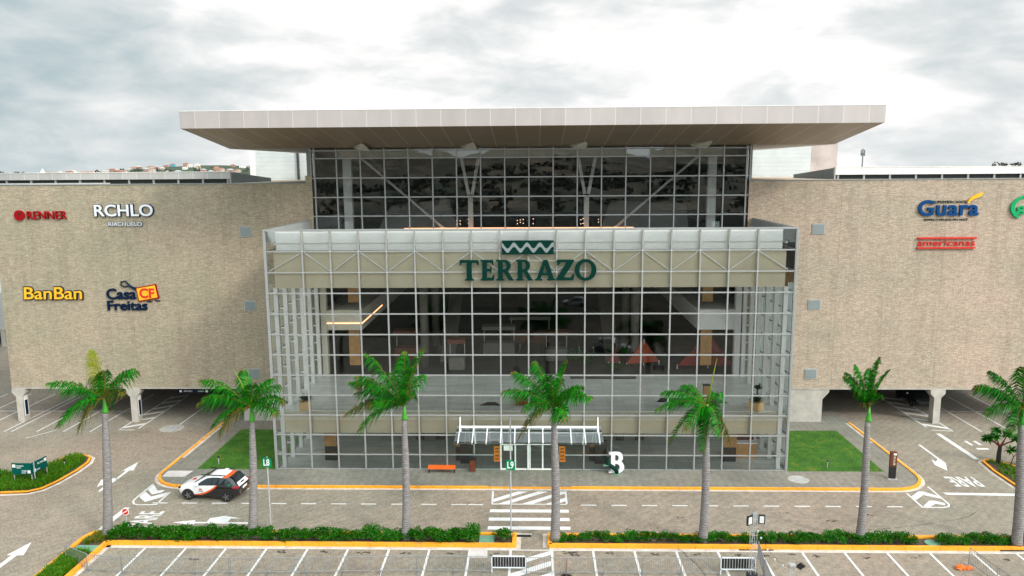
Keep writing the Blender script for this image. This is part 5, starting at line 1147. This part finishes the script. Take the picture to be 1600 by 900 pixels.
palm('royal palm cut by the right edge of the photo', (28.3, -11.2), (28.0, 8.2), 8, .28, .16,
     [(-2.5, 1.2, -.2, 'd'), (-2.15, -.2, -.5, 'd'), (-1.6, 1.8, .3, 'd'), (-1.0, -.9, -.9, 'd'), (1.5, 1.0, .2, 'g'), (1.0, -.6, .6, 'd'), (-.5, 2.2, -.4, 'g'), (1.8, .2, -.6, 'd'), (-1.6, .6, 1.5, 'd')], seed=17)

# ------------------------------------------------------------------ shrubs
def shrub_mesh(seed, w_=.62, h=.85, n=420, mats=('shrub_a', 'shrub_b')):
    random.seed(seed); st_ = MB(); g = MB()
    cl_ = [(random.uniform(-w_*.6, w_*.6), random.uniform(-w_*.5, w_*.5), random.uniform(h*.4, h*.85), random.uniform(.16, .27)) for _ in range(14)]
    for (x, y, z, r) in cl_: st_.tube([(x*.2, y*.2, 0), (x*.6, y*.6, z*.5), (x, y, z)], [.02, .014, .006], 4)
    for i in range(n):
        x, y, z, r = random.choice(cl_); d = Vector((random.gauss(0, 1), random.gauss(0, 1), random.gauss(.2, 1))).normalized(); p = Vector((x, y, z))+d*r*random.uniform(.6, 1.15)
        if p.z < .08: continue
        q = (d+Vector((random.gauss(0, .6), random.gauss(0, .6), random.gauss(.2, .5)))).normalized(); s_ = q.cross(Vector((random.random(), random.random(), .3))).normalized()*.046; l = random.uniform(.09, .16)
        g.add([p, p+q*l*.5+s_, p+q*l, p+q*l*.5-s_], [(0, 1, 2, 3)], 0 if random.random() < .75 else 1)
    return st_, g
protos = []
for i in range(5):
    t = thing('shrub', 'x', 'shrub', (0, 0, 0)); a, b = shrub_mesh(40+i, .70, .85+.06*i, 800); a.build('stems', 'pale_stem', t); b.build('foliage', ['shrub_a', 'shrub_b'], t); protos.append(t)
random.seed(5); used = set(); spots = []
x = -24.7
while x < -1.1:
    if not (-2.95 < x < -1.95 or -5.4+.2 < x-99 < 0): spots.append((x, -10.95+random.uniform(-.1, .1), random.uniform(.95, 1.1) if x < -18 or -8 < x < -3 else random.uniform(.75, 1.0), 'left'))
    x += random.uniform(.58, .72)
x = 1.9
while x < 36:
    sc = random.uniform(.6, .85) if x < 12 or 12 < x < 18 else random.uniform(.75, .95)
    if not (22.9 < x < 24.2): spots.append((x, -10.95+random.uniform(-.12, .12), sc, 'right'))
    x += random.uniform(.58, .74)
for i, (x, y, sc, side) in enumerate(spots):
    k = i % 5
    if k not in used: t = protos[k]; used.add(k)
    else: t = copy_tree(protos[k])
    t.location = (x, y, .1); t.rotation_euler = (0, 0, random.uniform(0, 6.28)); sz = sc*random.uniform(.85, 1.1); t.scale = (sc*1.1, sc*1.0, sz*.68)
    t['label'] = 'leafy green shrub in the hedge %s of the crossing gap' % side; t['group'] = 'shrubs of the hedge %s of the crossing' % side
random.seed(9)
for i in range(7):
    t = copy_tree(protos[i % 5]); t.location = (-38.6-.5*(i % 4)-i*.35, -2.4-1.0*(i % 2)-.3, .1); t.rotation_euler = (0, 0, i); t.scale = (1.25, 1.2, 1.15)
    t['label'] = 'dense dark shrub in the clump left of the direction sign'; t['group'] = 'shrubs beside the direction sign'
# frangipani
t = thing('frangipani_tree', 'small frangipani tree with leaf rosettes in the kerbed island on the right', 'tree', (34.75, 1.5, .1))
g = MB(); g.tube([(0, 0, 0), (-.02, 0, .8), (.02, 0, 1.35)], [.17, .15, .13], 10, 1); tips = [(-.95, 0, 2.0), (-.6, -.4, 2.25), (-.2, .3, 2.45), (.25, -.3, 2.4), (.6, .2, 2.25), (.95, -.3, 2.05), (-.75, .4, 1.8)]
for x, y, z in tips: g.tube([(0, 0, 1.3), (x*.5, y*.5, 1.65), (x, y, z-.1)], [.07, .05, .03], 6, 0)
g.tube([(.55, -.5, 0), (.75, -.5, .7), (1.1, -.6, 1.2)], [.04, .03, .025], 6, 0).tube([(.75, -.5, .7), (.45, -.5, 1.2)], [.03, .02], 6, 0).tube([(1.1, -.6, 1.0), (1.6, -.6, 1.25)], [.03, .02], 6, 0)
g.build('trunk', ['brown', 'black'], t)
g = MB()
for x, y, z in tips+[(1.1, -.6, 1.25), (.5, -.5, 1.25), (1.65, -.6, 1.3), (1.3, -.7, .85), (1.5, -.3, 1.7), (1.2, 0, 1.9), (1.75, -.5, .95)]:
    for i in range(42):
        a = i*2.4; e = random.uniform(-.7, .9); d = Vector((math.cos(a)*math.cos(e), math.sin(a)*math.cos(e), math.sin(e))); l = random.uniform(.36, .56); s_ = Vector((-math.sin(a), math.cos(a), .1))*.085; p = Vector((x, y, z))
        g.add([p, p+d*l*.55+s_, p+d*l+Vector((0, 0, -.06)), p+d*l*.55-s_], [(0, 1, 2, 3)])
g.build('crown', 'shrub_a', t)
t = thing('patio_table', 'low white and cyan table partly hidden behind the frangipani', 'table', (37.2, .9, 0)); MB().box(-1, 1, -.6, .6, .5, .56).build('top', 'white', t); MB().box(-.9, -.8, -.5, .5, 0, .5).box(.8, .9, -.5, .5, 0, .5).build('leg', 'white', t); MB().box(-.5, .1, -.3, .1, .562, .57).build('cloth', 'cyan', t)

# ------------------------------------------------------------------ far things
random.seed(21)
def hillz(x, y):      # ridge far behind the left wing
    return 34*math.exp(-((x+640)/260)**2)*math.exp(-((y-1500)/240)**2)-.2 + 7*math.exp(-((x+1050)/300)**2-((y-1500)/260)**2)
g = MB(); nx, ny = 70, 20; vs = [(-1900+i*2400/nx, 1000+j*1000/ny, hillz(-1900+i*2400/nx, 1000+j*1000/ny)) for j in range(ny+1) for i in range(nx+1)]
g.add(vs, [(j*(nx+1)+i, j*(nx+1)+i+1, (j+1)*(nx+1)+i+1, (j+1)*(nx+1)+i) for j in range(ny) for i in range(nx)]); struct(g.build('hills', 'hill'))
cnt = 0
for i in range(62):
    u = i/61; x = -985+u*545+random.uniform(-6, 6); y = random.uniform(1290, 1480); x = x*(y/1500); z = hillz(x, y)-1
    # house heights follow the slope
    w_, d_, h = random.uniform(6, 11), random.uniform(6, 10), random.uniform(3, 6)
    zz = max(z, 16.5+random.uniform(0, 7)*(.35+.65*math.sin(math.pi*min(1, max(0, (u-.1)/.9)))) )
    m_ = random.choices(['plaster', 'plaster_w', 'brick_h', 'terracotta', 'cyan'], (6, 3, 6, 3, .5))[0]
    if i == 30: m_ = 'cyan'
    g = MB().box(-w_/2, w_/2, -d_/2, d_/2, -8, h, 0); g.add([(-w_/2-.4, -d_/2-.4, h), (w_/2+.4, -d_/2-.4, h), (w_/2+.4, d_/2+.4, h), (-w_/2-.4, d_/2+.4, h), (-w_/4, 0, h+1.8), (w_/4, 0, h+1.8)], [(0, 1, 5, 4), (1, 2, 5), (2, 3, 4, 5), (3, 0, 4)], 1)
    for k in range(2): g.box(-w_*.3+k*w_*.45, -w_*.3+k*w_*.45+1.1, -d_/2-.05, -d_/2-.001, 1, 2.3, 2)
    o = g.build('hillside_house', [m_, random.choice(['terracotta', 'terracotta', 'plaster', 'galv']), 'black']); o.location = (x, y, zz); tag(o, 'tiny house among many on the far hillside above the left wing' if m_ != 'cyan' else 'tiny bright blue house on the far hillside above the left wing', 'house', 'houses on the far hillside')
def clump(g, x, y, z, r, n=60):
    for k in range(n):
        d = Vector((random.gauss(0, 1), random.gauss(0, 1), random.gauss(0, .7))).normalized(); p = Vector((x, y, z))+Vector((d.x*r, d.y*r, d.z*r*.7))*random.uniform(.5, 1); s_ = r*.28
        q = Vector((random.gauss(0, 1), random.gauss(0, 1), random.gauss(0, 1))).normalized(); u_ = q.cross(d).normalized() if q.cross(d).length > .01 else Vector((1, 0, 0)); g.add([p-u_*s_, p+q*s_, p+u_*s_, p-q*s_*.6], [(0, 1, 2, 3)])
g = MB()
for i in range(95):
    u = random.random(); y = random.uniform(1300, 1500); x = (-1250+u*830)*(y/1500); zz = 19+random.uniform(-1, 3)+ (6 if u > .5 else 0)*random.random(); clump(g, x, y, zz, random.uniform(4, 9), 26)
for i in range(14): clump(g, 430+random.uniform(-22, 22), 640+random.uniform(-10, 10), 23.5, random.uniform(2, 4), 24)
tag(g.build('far_wood', 'wood_leaf'), kind='stuff')
t = thing('church_spire', 'tiny pale pointed spire on the horizon above the far left roof', 'spire', (-740, 1100, 0)); MB().add([(-4, -4, 18), (4, -4, 18), (4, 4, 18), (-4, 4, 18), (0, 0, 28.5)], [(0, 1, 4), (1, 2, 4), (2, 3, 4), (3, 0, 4)]).build('spire_roof', 'plaster_w', t); MB().box(-4, 4, -4, 4, 0, 18).build('tower', 'plaster_w', t)
t = thing('telecom_mast', 'thin dark telecom mast rising behind the right roof', 'mast', (85.4, 150, 0)); g = MB(); g.tube([(0, 0, 0), (0, 0, 26.6)], [.3, .16], 8); g.build('pole', 'louvre', t)
MB().tube([(0, 0, 25.3), (0, 0, 25.4)], .6, 10).box(-.5, -.3, -.2, .2, 24.7, 26.3).box(.3, .5, -.2, .2, 24.7, 26.3).build('antenna', 'louvre', t)
# land behind the viewpoint, seen mirrored in the glass
g = MB(); nx, ny = 140, 60
def backz(x, y): return max(0, (-y-170)/17)*(.55+.45*math.sin(x*.011+1)+.25*math.sin(x*.031+y*.02)) * (1 if y > -620 else 1.0) - .15 + (1.6*max(0, math.sin(x*.21+1)*math.sin(y*.19))*min(1, max(0, (-50-y)/8)))
vs = [(-700+i*1400/nx, -46.5-j*(60 if j < 12 else 60+(j-12)*4)/8*1.0-(0 if j < 12 else (j-12)**1.5*2), 0) for j in range(ny+1) for i in range(nx+1)]
vs = [(x, y, backz(x, y)) for x, y, _ in vs]
g.add(vs, [(j*(nx+1)+i, (j+1)*(nx+1)+i, (j+1)*(nx+1)+i+1, j*(nx+1)+i+1) for j in range(ny) for i in range(nx)]); struct(g.build('terrain', 'ground'))
g = MB()
for i in range(1500):
    x = random.uniform(-380, 380); y = -170-380*random.random()**.7; clump(g, x, y, backz(x, y)+1.5, random.uniform(2.0, 5.5), 22)
for i in range(110):
    x = random.uniform(-90, 90); y = random.uniform(-52, -150); clump(g, x, y, .5+backz(x, y), random.uniform(.5, 1.8), 26)
tag(g.build('woodland', 'wood_leaf'), kind='stuff')
